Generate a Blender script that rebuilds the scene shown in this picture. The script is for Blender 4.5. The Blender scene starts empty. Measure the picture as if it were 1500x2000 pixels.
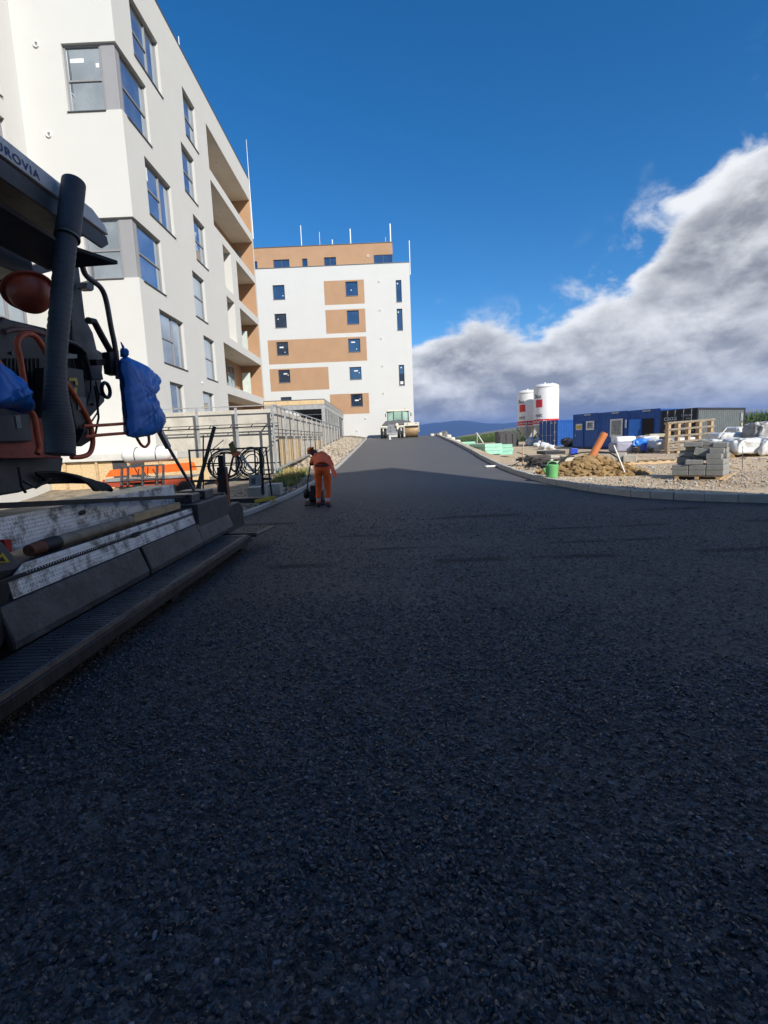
import bpy, bmesh, math, random
import numpy as np
from mathutils import Vector, Matrix, noise as mnoise
random.seed(7); rng = np.random.default_rng(7)
S = bpy.context.scene
COL = S.collection
V = Vector
# ------------------------------------------------------------------ camera
PW, PH, FPX, EYE = 1500., 2000., 960., 1.5
pitch, roll, yaw = math.radians(7.87), math.radians(-2.3), math.radians(0.6)
_f = V((0, math.cos(pitch), -math.sin(pitch))); _u = V((0, math.sin(pitch), math.cos(pitch))); _r = V((1, 0, 0))
_r, _u = _r*math.cos(roll)+_u*math.sin(roll), _u*math.cos(roll)-_r*math.sin(roll)
_Rz = Matrix.Rotation(yaw, 3, 'Z'); _f = _Rz@_f; _u = _Rz@_u; _r = _Rz@_r
CAM = V((0, 0, EYE))
cd = bpy.data.cameras.new('camera'); cam = bpy.data.objects.new('camera', cd); COL.objects.link(cam)
cd.sensor_fit = 'HORIZONTAL'; cd.sensor_width = 36; cd.lens = 36*FPX/PW; cd.clip_start = .05; cd.clip_end = 30000
mw = Matrix((( _r.x, _u.x, -_f.x, 0), (_r.y, _u.y, -_f.y, 0), (_r.z, _u.z, -_f.z, EYE), (0, 0, 0, 1)))
cam.matrix_world = mw
S.camera = cam
# ------------------------------------------------------------------ light
SUN_AZ, SUN_EL = math.radians(34), math.radians(31.6)          # azimuth from -Y towards +X
sdir = V((math.sin(SUN_AZ)*math.cos(SUN_EL), -math.cos(SUN_AZ)*math.cos(SUN_EL), math.sin(SUN_EL)))
sl = bpy.data.lights.new('sun', 'SUN'); sun = bpy.data.objects.new('sun', sl); COL.objects.link(sun)
sl.energy = 4.45; sl.angle = math.radians(.53); sl.color = (1, .95, .87)
sun.rotation_euler = sdir.to_track_quat('Z', 'Y').to_euler(); sun.location = (20, -30, 40)
S.view_settings.view_transform = 'Standard'; S.view_settings.look = 'None'; S.view_settings.gamma = 1
S.view_settings.use_curve_mapping = False; S.view_settings.exposure = 0.4
S.cycles.max_bounces = 6; S.cycles.diffuse_bounces = 3; S.cycles.glossy_bounces = 3; S.cycles.transmission_bounces = 3; S.cycles.volume_bounces = 0
S.cycles.caustics_reflective = False; S.cycles.caustics_refractive = False
W = bpy.data.worlds.new('World'); S.world = W; W.use_nodes = True
def N(nt, typ, loc=None, **kw):
    n = nt.nodes.new(typ)
    for k, v in kw.items(): setattr(n, k, v)
    return n
def math_n(nt, op, a, b=None, c=None, clamp=False):
    n = nt.nodes.new('ShaderNodeMath'); n.operation = op; n.use_clamp = clamp
    for i, x in enumerate((a, b, c)):
        if x is None: continue
        if isinstance(x, (int, float)): n.inputs[i].default_value = x
        else: nt.links.new(x, n.inputs[i])
    return n.outputs[0]
def mixc(nt, fac, a, b):
    n = nt.nodes.new('ShaderNodeMix'); n.data_type = 'RGBA'
    for s, x in ((n.inputs[0], fac), (n.inputs[6], a), (n.inputs[7], b)):
        if isinstance(x, (int, float)): s.default_value = x
        elif isinstance(x, tuple): s.default_value = x if len(x) == 4 else (*x, 1)
        else: nt.links.new(x, s)
    return n.outputs[2]
def smooth(nt, x, a, b):
    n = nt.nodes.new('ShaderNodeMapRange'); n.interpolation_type = 'SMOOTHSTEP'
    nt.links.new(x, n.inputs[0]); n.inputs[1].default_value = a; n.inputs[2].default_value = b
    return n.outputs[0]
def build_world():
    nt = W.node_tree; nt.nodes.clear(); L = nt.links.new
    out = N(nt, 'ShaderNodeOutputWorld'); bg = N(nt, 'ShaderNodeBackground'); L(bg.outputs[0], out.inputs[0])
    sky = N(nt, 'ShaderNodeTexSky'); sky.sky_type = 'NISHITA'; sky.sun_disc = False
    sky.sun_elevation = SUN_EL; sky.sun_rotation = math.pi - SUN_AZ
    sky.altitude = 400; sky.air_density = 1.0; sky.dust_density = .25; sky.ozone_density = 4.5
    bg.inputs[1].default_value = .110
    tc = N(nt, 'ShaderNodeTexCoord'); sep = N(nt, 'ShaderNodeSeparateXYZ'); L(tc.outputs['Generated'], sep.inputs[0])
    zz = math_n(nt, 'MAXIMUM', sep.outputs[2], .012)
    zc = math_n(nt, 'ADD', zz, .05)                       # a deck that curves down towards the horizon
    u = math_n(nt, 'DIVIDE', sep.outputs[0], zc); v = math_n(nt, 'DIVIDE', sep.outputs[1], zc)
    def noise(u_, v_, w, scale, detail, rough, du=0, dv=0, dist=0):
        cb = N(nt, 'ShaderNodeCombineXYZ')
        L(math_n(nt, 'ADD', u_, du), cb.inputs[0]); L(math_n(nt, 'ADD', v_, dv), cb.inputs[1]); cb.inputs[2].default_value = w
        n = N(nt, 'ShaderNodeTexNoise'); n.inputs['Scale'].default_value = scale; n.inputs['Detail'].default_value = detail
        n.inputs['Roughness'].default_value = rough; n.inputs['Distortion'].default_value = dist
        L(cb.outputs[0], n.inputs['Vector']); return n.outputs[0]
    # the deck: everything right of a line overhead and everything far ahead
    e = math_n(nt, 'SMOOTH_MAX', math_n(nt, 'SUBTRACT', u, EDGE[0]), math_n(nt, 'MULTIPLY', math_n(nt, 'SUBTRACT', v, EDGE[1]), .35), .25)
    def dnoise(scale, detail, rough, off=(0, 0, 0), dist=0, sz=1.8):
        mp = N(nt, 'ShaderNodeMapping'); mp.inputs['Scale'].default_value = (1, 1, sz); mp.inputs['Location'].default_value = off; L(tc.outputs['Generated'], mp.inputs[0])
        n = N(nt, 'ShaderNodeTexNoise'); n.inputs['Scale'].default_value = scale; n.inputs['Detail'].default_value = detail; n.inputs['Roughness'].default_value = rough; n.inputs['Distortion'].default_value = dist
        L(mp.outputs[0], n.inputs['Vector']); return n.outputs[0]
    big = dnoise(4.2, 2, .5, (3, 1, 7))
    e2 = math_n(nt, 'ADD', e, math_n(nt, 'MULTIPLY', math_n(nt, 'SUBTRACT', big, .5), .9))
    cov = smooth(nt, e2, -.30, .42)
    def dens(dz):
        n1 = dnoise(9.0, 7, .6, (0, 0, dz), .15)
        return math_n(nt, 'ADD', n1, math_n(nt, 'MULTIPLY', math_n(nt, 'SUBTRACT', cov, .5), .92))
    d0 = dens(0); d1 = dens(.055)
    alpha = smooth(nt, d0, .41, .66)
    lit = math_n(nt, 'SUBTRACT', d0, d1)                 # denser than the air above it: a sunlit top
    thick = smooth(nt, d0, .50, .92)
    soft = dnoise(3.6, 4, .5, (9, 4, 2), .1, 3.4)
    shade = math_n(nt, 'ADD', math_n(nt, 'SUBTRACT', 1.0, math_n(nt, 'MULTIPLY', thick, .74)),
                   math_n(nt, 'ADD', math_n(nt, 'MULTIPLY', lit, 2.0), math_n(nt, 'MULTIPLY', math_n(nt, 'SUBTRACT', soft, .48), 1.25)))
    shade = math_n(nt, 'MAXIMUM', math_n(nt, 'MINIMUM', shade, 1.0), .0)
    cc = mixc(nt, shade, CLOUD_DARK, CLOUD_LIT)
    # torn wisps along the rim of the deck
    w1 = dnoise(11, 6, .62, (5, 2, 1), .3, 1.2)
    near = math_n(nt, 'MULTIPLY', smooth(nt, e, -.36, -.08), math_n(nt, 'SUBTRACT', 1.0, smooth(nt, e, .1, .5)))
    wa = math_n(nt, 'MULTIPLY', smooth(nt, w1, .48, .70), math_n(nt, 'MULTIPLY', near, .7))
    alpha = math_n(nt, 'MAXIMUM', alpha, wa)
    hz = smooth(nt, sep.outputs[2], -.02, .09)
    cc = mixc(nt, hz, CLOUD_FAR, cc)
    skyc = N(nt, 'ShaderNodeHueSaturation'); skyc.inputs['Saturation'].default_value = 1.29; skyc.inputs['Value'].default_value = SKYV
    L(sky.outputs[0], skyc.inputs['Color'])
    fin = mixc(nt, alpha, skyc.outputs[0], cc)
    L(fin, bg.inputs[0])
EDGE = (1.22, 3.95)
CLOUD_DARK = (2.05, 2.16, 2.36); CLOUD_LIT = (6.5, 6.6, 6.7); CLOUD_FAR = (.95, 1.15, 1.5); SKYV = 1.0
build_world()
# ------------------------------------------------------------------ photo pixel -> point on a real plane
def ray(x, y): return _f + _r*((x-PW/2)/FPX) - _u*((y-PH/2)/FPX)
def onX(x, y, X): d = ray(x, y); return CAM + d*(X/d.x)
def onY(x, y, Y): d = ray(x, y); return CAM + d*(Y/d.y)
def onZ(x, y, Z): d = ray(x, y); return CAM + d*((Z-EYE)/d.z)
def on_ground(x, y, fn):
    d = ray(x, y); t = 2.
    while t < 120:
        p = CAM + d*t
        if p.z <= fn(p.x, p.y): return p
        t += .02
    return CAM + d*60
# ------------------------------------------------------------------ materials
MATS = {}
def M(name, col=(.5,.5,.5), rough=.6, metal=0, var=.12, scale=3., bump=0., bscale=40., dirt=None, dirt_amt=.5, spec=.5, detail=5, dscale=None, obj=True, stretch=None):
    if name in MATS: return MATS[name]
    m = bpy.data.materials.new(name); m.use_nodes = True; nt = m.node_tree; L = nt.links.new
    b = nt.nodes['Principled BSDF']; b.inputs['Roughness'].default_value = rough; b.inputs['Metallic'].default_value = metal
    b.inputs['Specular IOR Level'].default_value = spec
    tc = N(nt, 'ShaderNodeTexCoord'); vec = tc.outputs['Object']
    if stretch:
        mp = N(nt, 'ShaderNodeMapping'); mp.inputs['Scale'].default_value = stretch; L(vec, mp.inputs[0]); vec = mp.outputs[0]
    n = N(nt, 'ShaderNodeTexNoise'); n.inputs['Scale'].default_value = scale; n.inputs['Detail'].default_value = detail; n.inputs['Roughness'].default_value = .6
    L(vec, n.inputs['Vector'])
    lo = tuple(c*(1-var) for c in col); hi = tuple(min(1, c*(1+var)) for c in col)
    c = mixc(nt, smooth(nt, n.outputs[0], .3, .7), lo, hi)
    if dirt:
        n2 = N(nt, 'ShaderNodeTexNoise'); n2.inputs['Scale'].default_value = dscale or scale*2.3; n2.inputs['Detail'].default_value = 8; n2.inputs['Roughness'].default_value = .7
        L(vec, n2.inputs['Vector'])
        c = mixc(nt, math_n(nt, 'MULTIPLY', smooth(nt, n2.outputs[0], .5, .72), dirt_amt), c, dirt)
        r = math_n(nt, 'ADD', rough, math_n(nt, 'MULTIPLY', math_n(nt, 'SUBTRACT', n2.outputs[0], .5), .5), clamp=True); L(r, b.inputs['Roughness'])
    L(c, b.inputs['Base Color'])
    if bump:
        n3 = N(nt, 'ShaderNodeTexNoise'); n3.inputs['Scale'].default_value = bscale; n3.inputs['Detail'].default_value = 6
        L(vec, n3.inputs['Vector'])
        bp = N(nt, 'ShaderNodeBump'); bp.inputs['Strength'].default_value = bump; bp.inputs['Distance'].default_value = .02
        L(n3.outputs[0], bp.inputs['Height']); L(bp.outputs[0], b.inputs['Normal'])
    MATS[name] = m; return m
def glass_mat(name, tint, refl=.3, rough=.02):
    m = bpy.data.materials.new(name); m.use_nodes = True; nt = m.node_tree; nt.nodes.clear(); L = nt.links.new
    out = N(nt, 'ShaderNodeOutputMaterial'); g = N(nt, 'ShaderNodeBsdfGlossy'); d = N(nt, 'ShaderNodeBsdfDiffuse'); mx = N(nt, 'ShaderNodeMixShader')
    g.inputs['Roughness'].default_value = rough; g.inputs['Color'].default_value = (.68, .79, .93, 1)
    tc = N(nt, 'ShaderNodeTexCoord'); n = N(nt, 'ShaderNodeTexNoise'); n.inputs['Scale'].default_value = .9; n.inputs['Detail'].default_value = 4
    L(tc.outputs['Object'], n.inputs['Vector'])
    L(mixc(nt, smooth(nt, n.outputs[0], .35, .65), tuple(t*.7 for t in tint), tuple(t*1.4 for t in tint)), d.inputs['Color'])
    lw = N(nt, 'ShaderNodeLayerWeight'); lw.inputs[0].default_value = .35
    f = math_n(nt, 'ADD', refl, math_n(nt, 'MULTIPLY', lw.outputs[1], .5), clamp=True)
    bp = N(nt, 'ShaderNodeBump'); bp.inputs['Strength'].default_value = .06; bp.inputs['Distance'].default_value = .05
    L(n.outputs[0], bp.inputs['Height']); L(bp.outputs[0], g.inputs['Normal'])
    L(f, mx.inputs[0]); L(d.outputs[0], mx.inputs[1]); L(g.outputs[0], mx.inputs[2]); L(mx.outputs[0], out.inputs[0])
    MATS[name] = m; return m
# ------------------------------------------------------------------ mesh helper
class MB:
    def __init__(s): s.v = []; s.f = []; s.mi = []; s.sm = []
    def add(s, vs, fs, mi=0, smooth_=False):
        o = len(s.v); s.v += [tuple(v) for v in vs]
        for f in fs: s.f.append(tuple(i+o for i in f)); s.mi.append(mi); s.sm.append(smooth_)
        return s
    def quad(s, a, b, c, d, mi=0): return s.add([a, b, c, d], [(0, 1, 2, 3)], mi)
    def hexa(s, p, mi=0):        # p: 4 bottom + 4 top, same order
        return s.add(p, [(3, 2, 1, 0), (4, 5, 6, 7), (0, 1, 5, 4), (1, 2, 6, 5), (2, 3, 7, 6), (3, 0, 4, 7)], mi)
    def box(s, x0, x1, y0, y1, z0, z1, mi=0):
        return s.hexa([(x0,y0,z0),(x1,y0,z0),(x1,y1,z0),(x0,y1,z0),(x0,y0,z1),(x1,y0,z1),(x1,y1,z1),(x0,y1,z1)], mi)
    def cbox(s, c, d, rz=0, mi=0, rx=0, ry=0):
        R = Matrix.Rotation(rz, 3, 'Z')@Matrix.Rotation(ry, 3, 'Y')@Matrix.Rotation(rx, 3, 'X'); c = V(c); h = [x/2 for x in d]
        P = [c+R@V((a*h[0], b*h[1], e*h[2])) for e in (-1, 1) for a, b in ((-1,-1),(1,-1),(1,1),(-1,1))]
        return s.hexa(P, mi)
    def beam(s, a, b, w, h=None, mi=0, up=(0,0,1)):
        a, b = V(a), V(b); h = h or w; d = (b-a).normalized(); up = V(up)
        if abs(d.dot(up)) > .98: up = V((1, 0, 0))
        x = d.cross(up).normalized()*w/2; y = x.cross(d).normalized()*h/2
        return s.hexa([a-x-y, a+x-y, a+x+y, a-x+y, b-x-y, b+x-y, b+x+y, b-x+y], mi)
    def tube(s, pts, r, n=10, mi=0, cap=True, smooth_=True):
        pts = [V(p) for p in pts]; k = len(pts); rs = r if isinstance(r, (list, tuple)) else [r]*k
        vs, fs = [], []; t0 = (pts[1]-pts[0]).normalized(); ref = V((0,0,1)) if abs(t0.z) < .9 else V((1,0,0))
        nx = t0.cross(ref).normalized()
        for i, p in enumerate(pts):
            t = ((pts[min(i+1,k-1)]-p).normalized() + (p-pts[max(i-1,0)]).normalized()).normalized()
            nx = (nx - t*nx.dot(t)).normalized(); ny = t.cross(nx)
            for j in range(n):
                a = 2*math.pi*j/n; vs.append(p + (nx*math.cos(a)+ny*math.sin(a))*rs[i])
        for i in range(k-1):
            for j in range(n):
                a, b = i*n+j, i*n+(j+1) % n; fs.append((a, b, b+n, a+n))
        s.add(vs, fs, mi, smooth_)
        if cap:
            s.add(vs[:n], [tuple(range(n))[::-1]], mi); s.add(vs[-n:], [tuple(range(n))], mi)
        return s
    def cyl(s, a, b, r, n=16, mi=0, r2=None): return s.tube([a, b], [r, r if r2 is None else r2], n, mi)
    def lathe(s, c, prof, n=24, mi=0, axis='Z', smooth_=True):   # prof: (radius, height)
        c = V(c); vs, fs = [], []
        for r, h in prof:
            for j in range(n):
                a = 2*math.pi*j/n
                p = V((r*math.cos(a), r*math.sin(a), h))
                if axis == 'X': p = V((p.z, p.x, p.y))
                if axis == 'Y': p = V((p.y, p.z, p.x))
                vs.append(c+p)
        for i in range(len(prof)-1):
            for j in range(n): a, b = i*n+j, i*n+(j+1) % n; fs.append((a, b, b+n, a+n))
        return s.add(vs, fs, mi, smooth_)
    def prism(s, poly, off, mi=0):     # poly: 3-D outline, off: extrusion vector
        k = len(poly); a = [V(p) for p in poly]; b = [p+V(off) for p in a]
        return s.add(a+b, [tuple(range(k))[::-1], tuple(range(k, 2*k))]+[(i, (i+1) % k, (i+1) % k+k, i+k) for i in range(k)], mi)
    def blob(s, c, rad, seed=0, amp=.25, sub=2, mi=0, fr=1.6, flat=None, smooth_=True):
        bm = bmesh.new(); bmesh.ops.create_icosphere(bm, subdivisions=sub, radius=1)
        vs = []
        for v in bm.verts:
            d = v.co.normalized(); q = 1+amp*(mnoise.noise(d*fr+V((seed*7.3, seed*3.1, 0)))*2)+amp*.5*mnoise.noise(d*fr*2.7+V((seed, 5, 2)))
            p = V((d.x*rad[0]*q, d.y*rad[1]*q, d.z*rad[2]*q))
            if flat is not None: p.z = max(p.z, flat)
            vs.append(V(c)+p)
        bm.verts.index_update(); s.add(vs, [tuple(v.index for v in f.verts) for f in bm.faces], mi, smooth_); bm.free(); return s
    def build(s, name, mats, parent=None, bevel=0, kind=None, local=False, sub=0, autos=False):
        me = bpy.data.meshes.new(name)
        off = V((0,0,0))
        if parent is not None and not local:
            q = parent
            while q is not None: off += q.location; q = q.parent
        me.from_pydata([(x-off.x, y-off.y, z-off.z) for x, y, z in s.v], [], s.f)
        for m in (mats if isinstance(mats, (list, tuple)) else [mats]): me.materials.append(m)
        me.polygons.foreach_set('material_index', s.mi); me.polygons.foreach_set('use_smooth', s.sm)
        me.update()
        o = bpy.data.objects.new(name, me); COL.objects.link(o)
        if parent is not None: o.parent = parent
        if bevel:
            md = o.modifiers.new('bevel', 'BEVEL'); md.width = bevel; md.segments = 2; md.limit_method = 'ANGLE'
        if sub:
            md = o.modifiers.new('sub', 'SUBSURF'); md.levels = sub; md.render_levels = sub
        if kind: o['kind'] = kind
        return o
def tag(o, label, cat, group=None):
    o['label'] = label; o['category'] = cat
    if group: o['group'] = group
    return o
def thing(name, label, cat, loc=(0,0,0), group=None):
    o = bpy.data.objects.new(name, None); COL.objects.link(o); o.location = loc; o.empty_display_size = .2
    return tag(o, label, cat, group)
def struct(o): o['kind'] = 'structure'; return o
def recalc(o):
    bm = bmesh.new(); bm.from_mesh(o.data); bmesh.ops.recalc_face_normals(bm, faces=bm.faces); bm.to_mesh(o.data); bm.free(); return o
def text_mesh(txt, size, bold=0.0, spacing=1.0):
    c = bpy.data.curves.new('t', 'FONT'); c.body = txt; c.size = size; c.offset = bold; c.space_character = spacing; c.extrude = 0.0
    o = bpy.data.objects.new('t', c); COL.objects.link(o)
    dg = bpy.context.evaluated_depsgraph_get(); me = bpy.data.meshes.new_from_object(o.evaluated_get(dg))
    vs = [v.co.copy() for v in me.vertices]; fs = [tuple(p.vertices) for p in me.polygons]
    bpy.data.objects.remove(o); bpy.data.curves.remove(c); bpy.data.meshes.remove(me)
    return vs, fs
def text_on(name, txt, size, O, U, Vv, Nn, mat, parent, bold=0., spacing=1., width=None, wrap=None):
    vs, fs = text_mesh(txt, size, bold, spacing)
    w = max(v.x for v in vs)-min(v.x for v in vs); k = 1 if width is None else width/w
    O, U, Vv, Nn = V(O), V(U), V(Vv), V(Nn); mb = MB()
    if wrap:      # (centre, radius, start angle): text wraps round a vertical cylinder
        c, R, a0 = wrap
        mb.add([V((c[0]+(R+.006)*math.cos(a0+v.x*k/R), c[1]+(R+.006)*math.sin(a0+v.x*k/R), O.z+v.y)) for v in vs], fs)
    else:
        mb.add([O+U*(v.x*k)+Vv*v.y+Nn*.004 for v in vs], fs)
    return mb.build(name, mat, parent)
# ================================================================== materials in use
plaster = M('white_plaster', (.605, .605, .578), .9, var=.015, scale=.7, bump=.25, bscale=140, dirt=(.58,.57,.53), dirt_amt=.10, dscale=.9)
ochre = M('ochre_plaster', (.43, .262, .15), .9, var=.05, scale=.8, bump=.25, bscale=140)
soffit = M('soffit_plaster', (.60, .56, .49), .9, var=.05, scale=.8)
frame_grey = M('grey_window_frame', (.26, .26, .265), .45, var=.04)
frame_dark = M('dark_window_frame', (.07, .075, .085), .45, var=.04)
panel_grey = M('grey_panel', (.30, .30, .31), .5, var=.03, scale=1)
glass_l = glass_mat('window_glass', (.17, .19, .20), .36)
glass_d = glass_mat('dark_window_glass', (.02, .03, .05), .22)
paper = M('white_paper', (.8, .8, .78), .8, var=.05)
redprint = M('red_print', (.6, .06, .05), .7, var=.05)
coping = M('metal_coping', (.16, .16, .17), .45, .6, var=.1)
galv = M('galvanised_steel', (.46, .47, .47), .48, .55, var=.15, scale=6, dirt=(.3,.29,.27), dirt_amt=.3)
concrete = M('concrete', (.52, .49, .425), .9, var=.14, scale=1.1, bump=.3, bscale=60, dirt=(.27,.25,.21), dirt_amt=.5, dscale=1.7)
kerb_mat = M('kerb_concrete', (.42, .41, .38), .9, var=.12, scale=4, bump=.35, bscale=90, dirt=(.28,.27,.25), dirt_amt=.4)
whitep = M('white_paint', (.78, .78, .75), .4, var=.04, scale=3, dirt=(.45,.42,.36), dirt_amt=.3)
osb = M('osb_board', (.62, .46, .26), .8, var=.2, scale=22, detail=3, bump=.2, bscale=60)
dark_steel = M('dark_steel', (.028, .029, .032), .5, .35, var=.3, scale=6, bump=.15, bscale=50, dirt=(.10,.09,.08), dirt_amt=.35, dscale=7)
black_rubber = M('black_rubber', (.016, .016, .018), .6, var=.2, scale=8, bump=.15, bscale=60)
grey_steel = M('worn_grey_steel', (.13, .13, .135), .45, .5, var=.3, scale=5, bump=.1, bscale=40, dirt=(.05,.045,.04), dirt_amt=.6, dscale=6)
orange_red = M('orange_red_paint', (.66, .12, .045), .5, var=.12, scale=5, dirt=(.12,.05,.03), dirt_amt=.4, dscale=9)
orange = M('orange_paint', (.78, .15, .02), .5, var=.1, scale=5, dirt=(.25,.1,.04), dirt_amt=.3)
hivis = M('hi_vis_orange_cloth', (1.0, .125, .018), .8, var=.14, scale=9, bump=.4, bscale=16)
hivis_d = M('faded_orange_vest_cloth', (.98, .15, .055), .85, var=.15, scale=9, bump=.4, bscale=18)
reflect = M('silver_reflective_tape', (.45, .45, .48), .35, var=.1)
wood = M('pale_timber', (.52, .37, .21), .8, var=.2, scale=5, bump=.2, bscale=50, stretch=(1, 1, 4))
wood_grey = M('weathered_timber', (.30, .25, .19), .85, var=.25, scale=6, bump=.3, bscale=60, dirt=(.12,.1,.08), dirt_amt=.5)
yellow = M('yellow_paint', (.55, .40, .04), .5, var=.1, dirt=(.2,.15,.05), dirt_amt=.4)
blue_paint = M('blue_container_paint', (.012, .085, .33), .45, var=.1, scale=2, dirt=(.02,.05,.14), dirt_amt=.4)
blue_film = M('blue_plastic_sheet', (.028, .21, .74), .36, var=.15, scale=4, bump=.5, bscale=9)
navy = M('navy_container_paint', (.018, .023, .036), .5, var=.1, scale=2, dirt=(.05,.05,.05), dirt_amt=.3)
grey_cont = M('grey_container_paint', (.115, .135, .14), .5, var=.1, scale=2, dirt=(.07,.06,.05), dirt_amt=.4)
white_film = M('white_plastic_film', (.62, .63, .62), .35, var=.12, scale=4, bump=.5, bscale=8)
grey_film = M('grey_plastic_film', (.30, .30, .29), .4, var=.2, scale=4, bump=.5, bscale=8)
clay = M('clay_soil', (.30, .195, .085), .95, var=.25, scale=4, bump=.6, bscale=30, dirt=(.17,.11,.06), dirt_amt=.6)
greenfoam = M('mint_foam_board', (.32, .62, .47), .6, var=.1, scale=3)
greenfilm = M('mint_foil', (.30, .62, .48), .4, var=.15, scale=4, bump=.4, bscale=8)
bucket_green = M('green_plastic', (.14, .42, .15), .45, var=.1)
pipe_orange = M('orange_plastic_pipe', (.60, .20, .07), .42, var=.06)
skin_m = M('skin', (.42, .24, .16), .6, var=.08)
tyre = M('tyre_rubber', (.02, .02, .021), .8, var=.2, bump=.2, bscale=30, dirt=(.09,.08,.07), dirt_amt=.5)
rock = M('pale_rubble', (.40, .34, .26), .95, var=.35, scale=5, bump=.4, bscale=30)
rock_grey = M('grey_gravel', (.40, .37, .32), .95, var=.35, scale=5, bump=.3, bscale=30)

def checker_mat():
    m = bpy.data.materials.new('checker_plate'); m.use_nodes = True; nt = m.node_tree; L = nt.links.new
    b = nt.nodes['Principled BSDF']; b.inputs['Metallic'].default_value = .2; b.inputs['Roughness'].default_value = .45
    tc = N(nt, 'ShaderNodeTexCoord'); n = N(nt, 'ShaderNodeTexNoise'); n.inputs['Scale'].default_value = 5; n.inputs['Detail'].default_value = 9; n.inputs['Roughness'].default_value = .75
    L(tc.outputs['Object'], n.inputs['Vector'])
    c = mixc(nt, smooth(nt, n.outputs[0], .45, .62), (.85, .85, .85), (.24, .23, .22))
    L(c, b.inputs['Base Color'])
    n3 = N(nt, 'ShaderNodeTexNoise'); n3.inputs['Scale'].default_value = 60; L(tc.outputs['Object'], n3.inputs['Vector'])
    bp = N(nt, 'ShaderNodeBump'); bp.inputs['Strength'].default_value = .25; bp.inputs['Distance'].default_value = .01
    L(n3.outputs[0], bp.inputs['Height']); L(bp.outputs[0], b.inputs['Normal'])
    return m
checker = checker_mat()
SEAMS = ((8.05, .08), (6.95, .07), (6.1, .10), (9.7, .16))
def asphalt_mat():
    m = bpy.data.materials.new('fresh_asphalt'); m.use_nodes = True; nt = m.node_tree; L = nt.links.new
    b = nt.nodes['Principled BSDF']
    tc = N(nt, 'ShaderNodeTexCoord'); sp = N(nt, 'ShaderNodeSeparateXYZ'); L(tc.outputs['Object'], sp.inputs[0])
    vo = N(nt, 'ShaderNodeTexVoronoi'); vo.inputs['Scale'].default_value = 75; vo.inputs['Randomness'].default_value = 1; L(tc.outputs['Object'], vo.inputs['Vector'])
    n = N(nt, 'ShaderNodeTexNoise'); n.inputs['Scale'].default_value = .7; n.inputs['Detail'].default_value = 7; n.inputs['Roughness'].default_value = .65; L(tc.outputs['Object'], n.inputs['Vector'])
    n2 = N(nt, 'ShaderNodeTexNoise'); n2.inputs['Scale'].default_value = 160; n2.inputs['Detail'].default_value = 3; L(tc.outputs['Object'], n2.inputs['Vector'])
    # the rolled road up the hill is tighter and paler than the fresh mat round the paver
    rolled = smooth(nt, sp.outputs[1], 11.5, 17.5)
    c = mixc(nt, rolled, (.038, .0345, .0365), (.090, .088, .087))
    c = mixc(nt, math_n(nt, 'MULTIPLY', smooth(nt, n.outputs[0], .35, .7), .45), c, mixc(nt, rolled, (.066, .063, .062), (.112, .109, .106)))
    cell = N(nt, 'ShaderNodeSeparateColor'); L(vo.outputs['Color'], cell.inputs[0])
    c = mixc(nt, math_n(nt, 'MULTIPLY', smooth(nt, cell.outputs[0], .62, .95), .6), c, (.17, .168, .17))  # paler stones, strengthened to paint the specular speckle of the coarse mat
    vo2 = N(nt, 'ShaderNodeTexVoronoi'); vo2.inputs['Scale'].default_value = 30; L(tc.outputs['Object'], vo2.inputs['Vector'])
    cl2 = N(nt, 'ShaderNodeSeparateColor'); L(vo2.outputs['Color'], cl2.inputs[0])
    c = mixc(nt, math_n(nt, 'MULTIPLY', smooth(nt, cl2.outputs[1], .55, .9), math_n(nt, 'MULTIPLY', math_n(nt, 'SUBTRACT', 1.0, rolled), .55)), c, (.13, .128, .13))  # coarser pale cells paint more of that speckle on the fresh mat
    c = mixc(nt, math_n(nt, 'MULTIPLY', smooth(nt, cl2.outputs[2], .6, .85), math_n(nt, 'MULTIPLY', math_n(nt, 'SUBTRACT', 1.0, rolled), .8)), c, (.008, .008, .009))
    # seams dragged by the screed, running across the picture
    wob = N(nt, 'ShaderNodeTexNoise'); wob.inputs['Scale'].default_value = .5; wob.inputs['Detail'].default_value = 4; L(tc.outputs['Object'], wob.inputs['Vector'])
    seam = None
    for y0, wd in SEAMS:
        dd = math_n(nt, 'ABSOLUTE', math_n(nt, 'SUBTRACT', math_n(nt, 'ADD', sp.outputs[1], math_n(nt, 'MULTIPLY', math_n(nt, 'SUBTRACT', wob.outputs[0], .5), .12)), y0))
        s_ = math_n(nt, 'SUBTRACT', 1.0, smooth(nt, dd, wd*.3, wd*1.6))
        seam = s_ if seam is None else math_n(nt, 'MAXIMUM', seam, s_)
    br = N(nt, 'ShaderNodeTexNoise'); br.inputs['Scale'].default_value = .9; br.inputs['Detail'].default_value = 2; L(tc.outputs['Object'], br.inputs['Vector'])
    seam = math_n(nt, 'MULTIPLY', seam, math_n(nt, 'MULTIPLY', smooth(nt, br.outputs[0], .44, .60), .45))
    c = mixc(nt, seam, c, (.006, .006, .008))
    L(c, b.inputs['Base Color'])
    L(math_n(nt, 'ADD', math_n(nt, 'ADD', .48, math_n(nt, 'MULTIPLY', seam, .4)), math_n(nt, 'MULTIPLY', n2.outputs[0], .35), clamp=True), b.inputs['Roughness'])
    L(math_n(nt, 'MULTIPLY', math_n(nt, 'SUBTRACT', 1.0, seam), .36), b.inputs['Specular IOR Level'])
    bp = N(nt, 'ShaderNodeBump'); bp.inputs['Distance'].default_value = .012
    L(math_n(nt, 'SUBTRACT', .95, math_n(nt, 'MULTIPLY', rolled, .65)), bp.inputs['Strength'])
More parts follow.
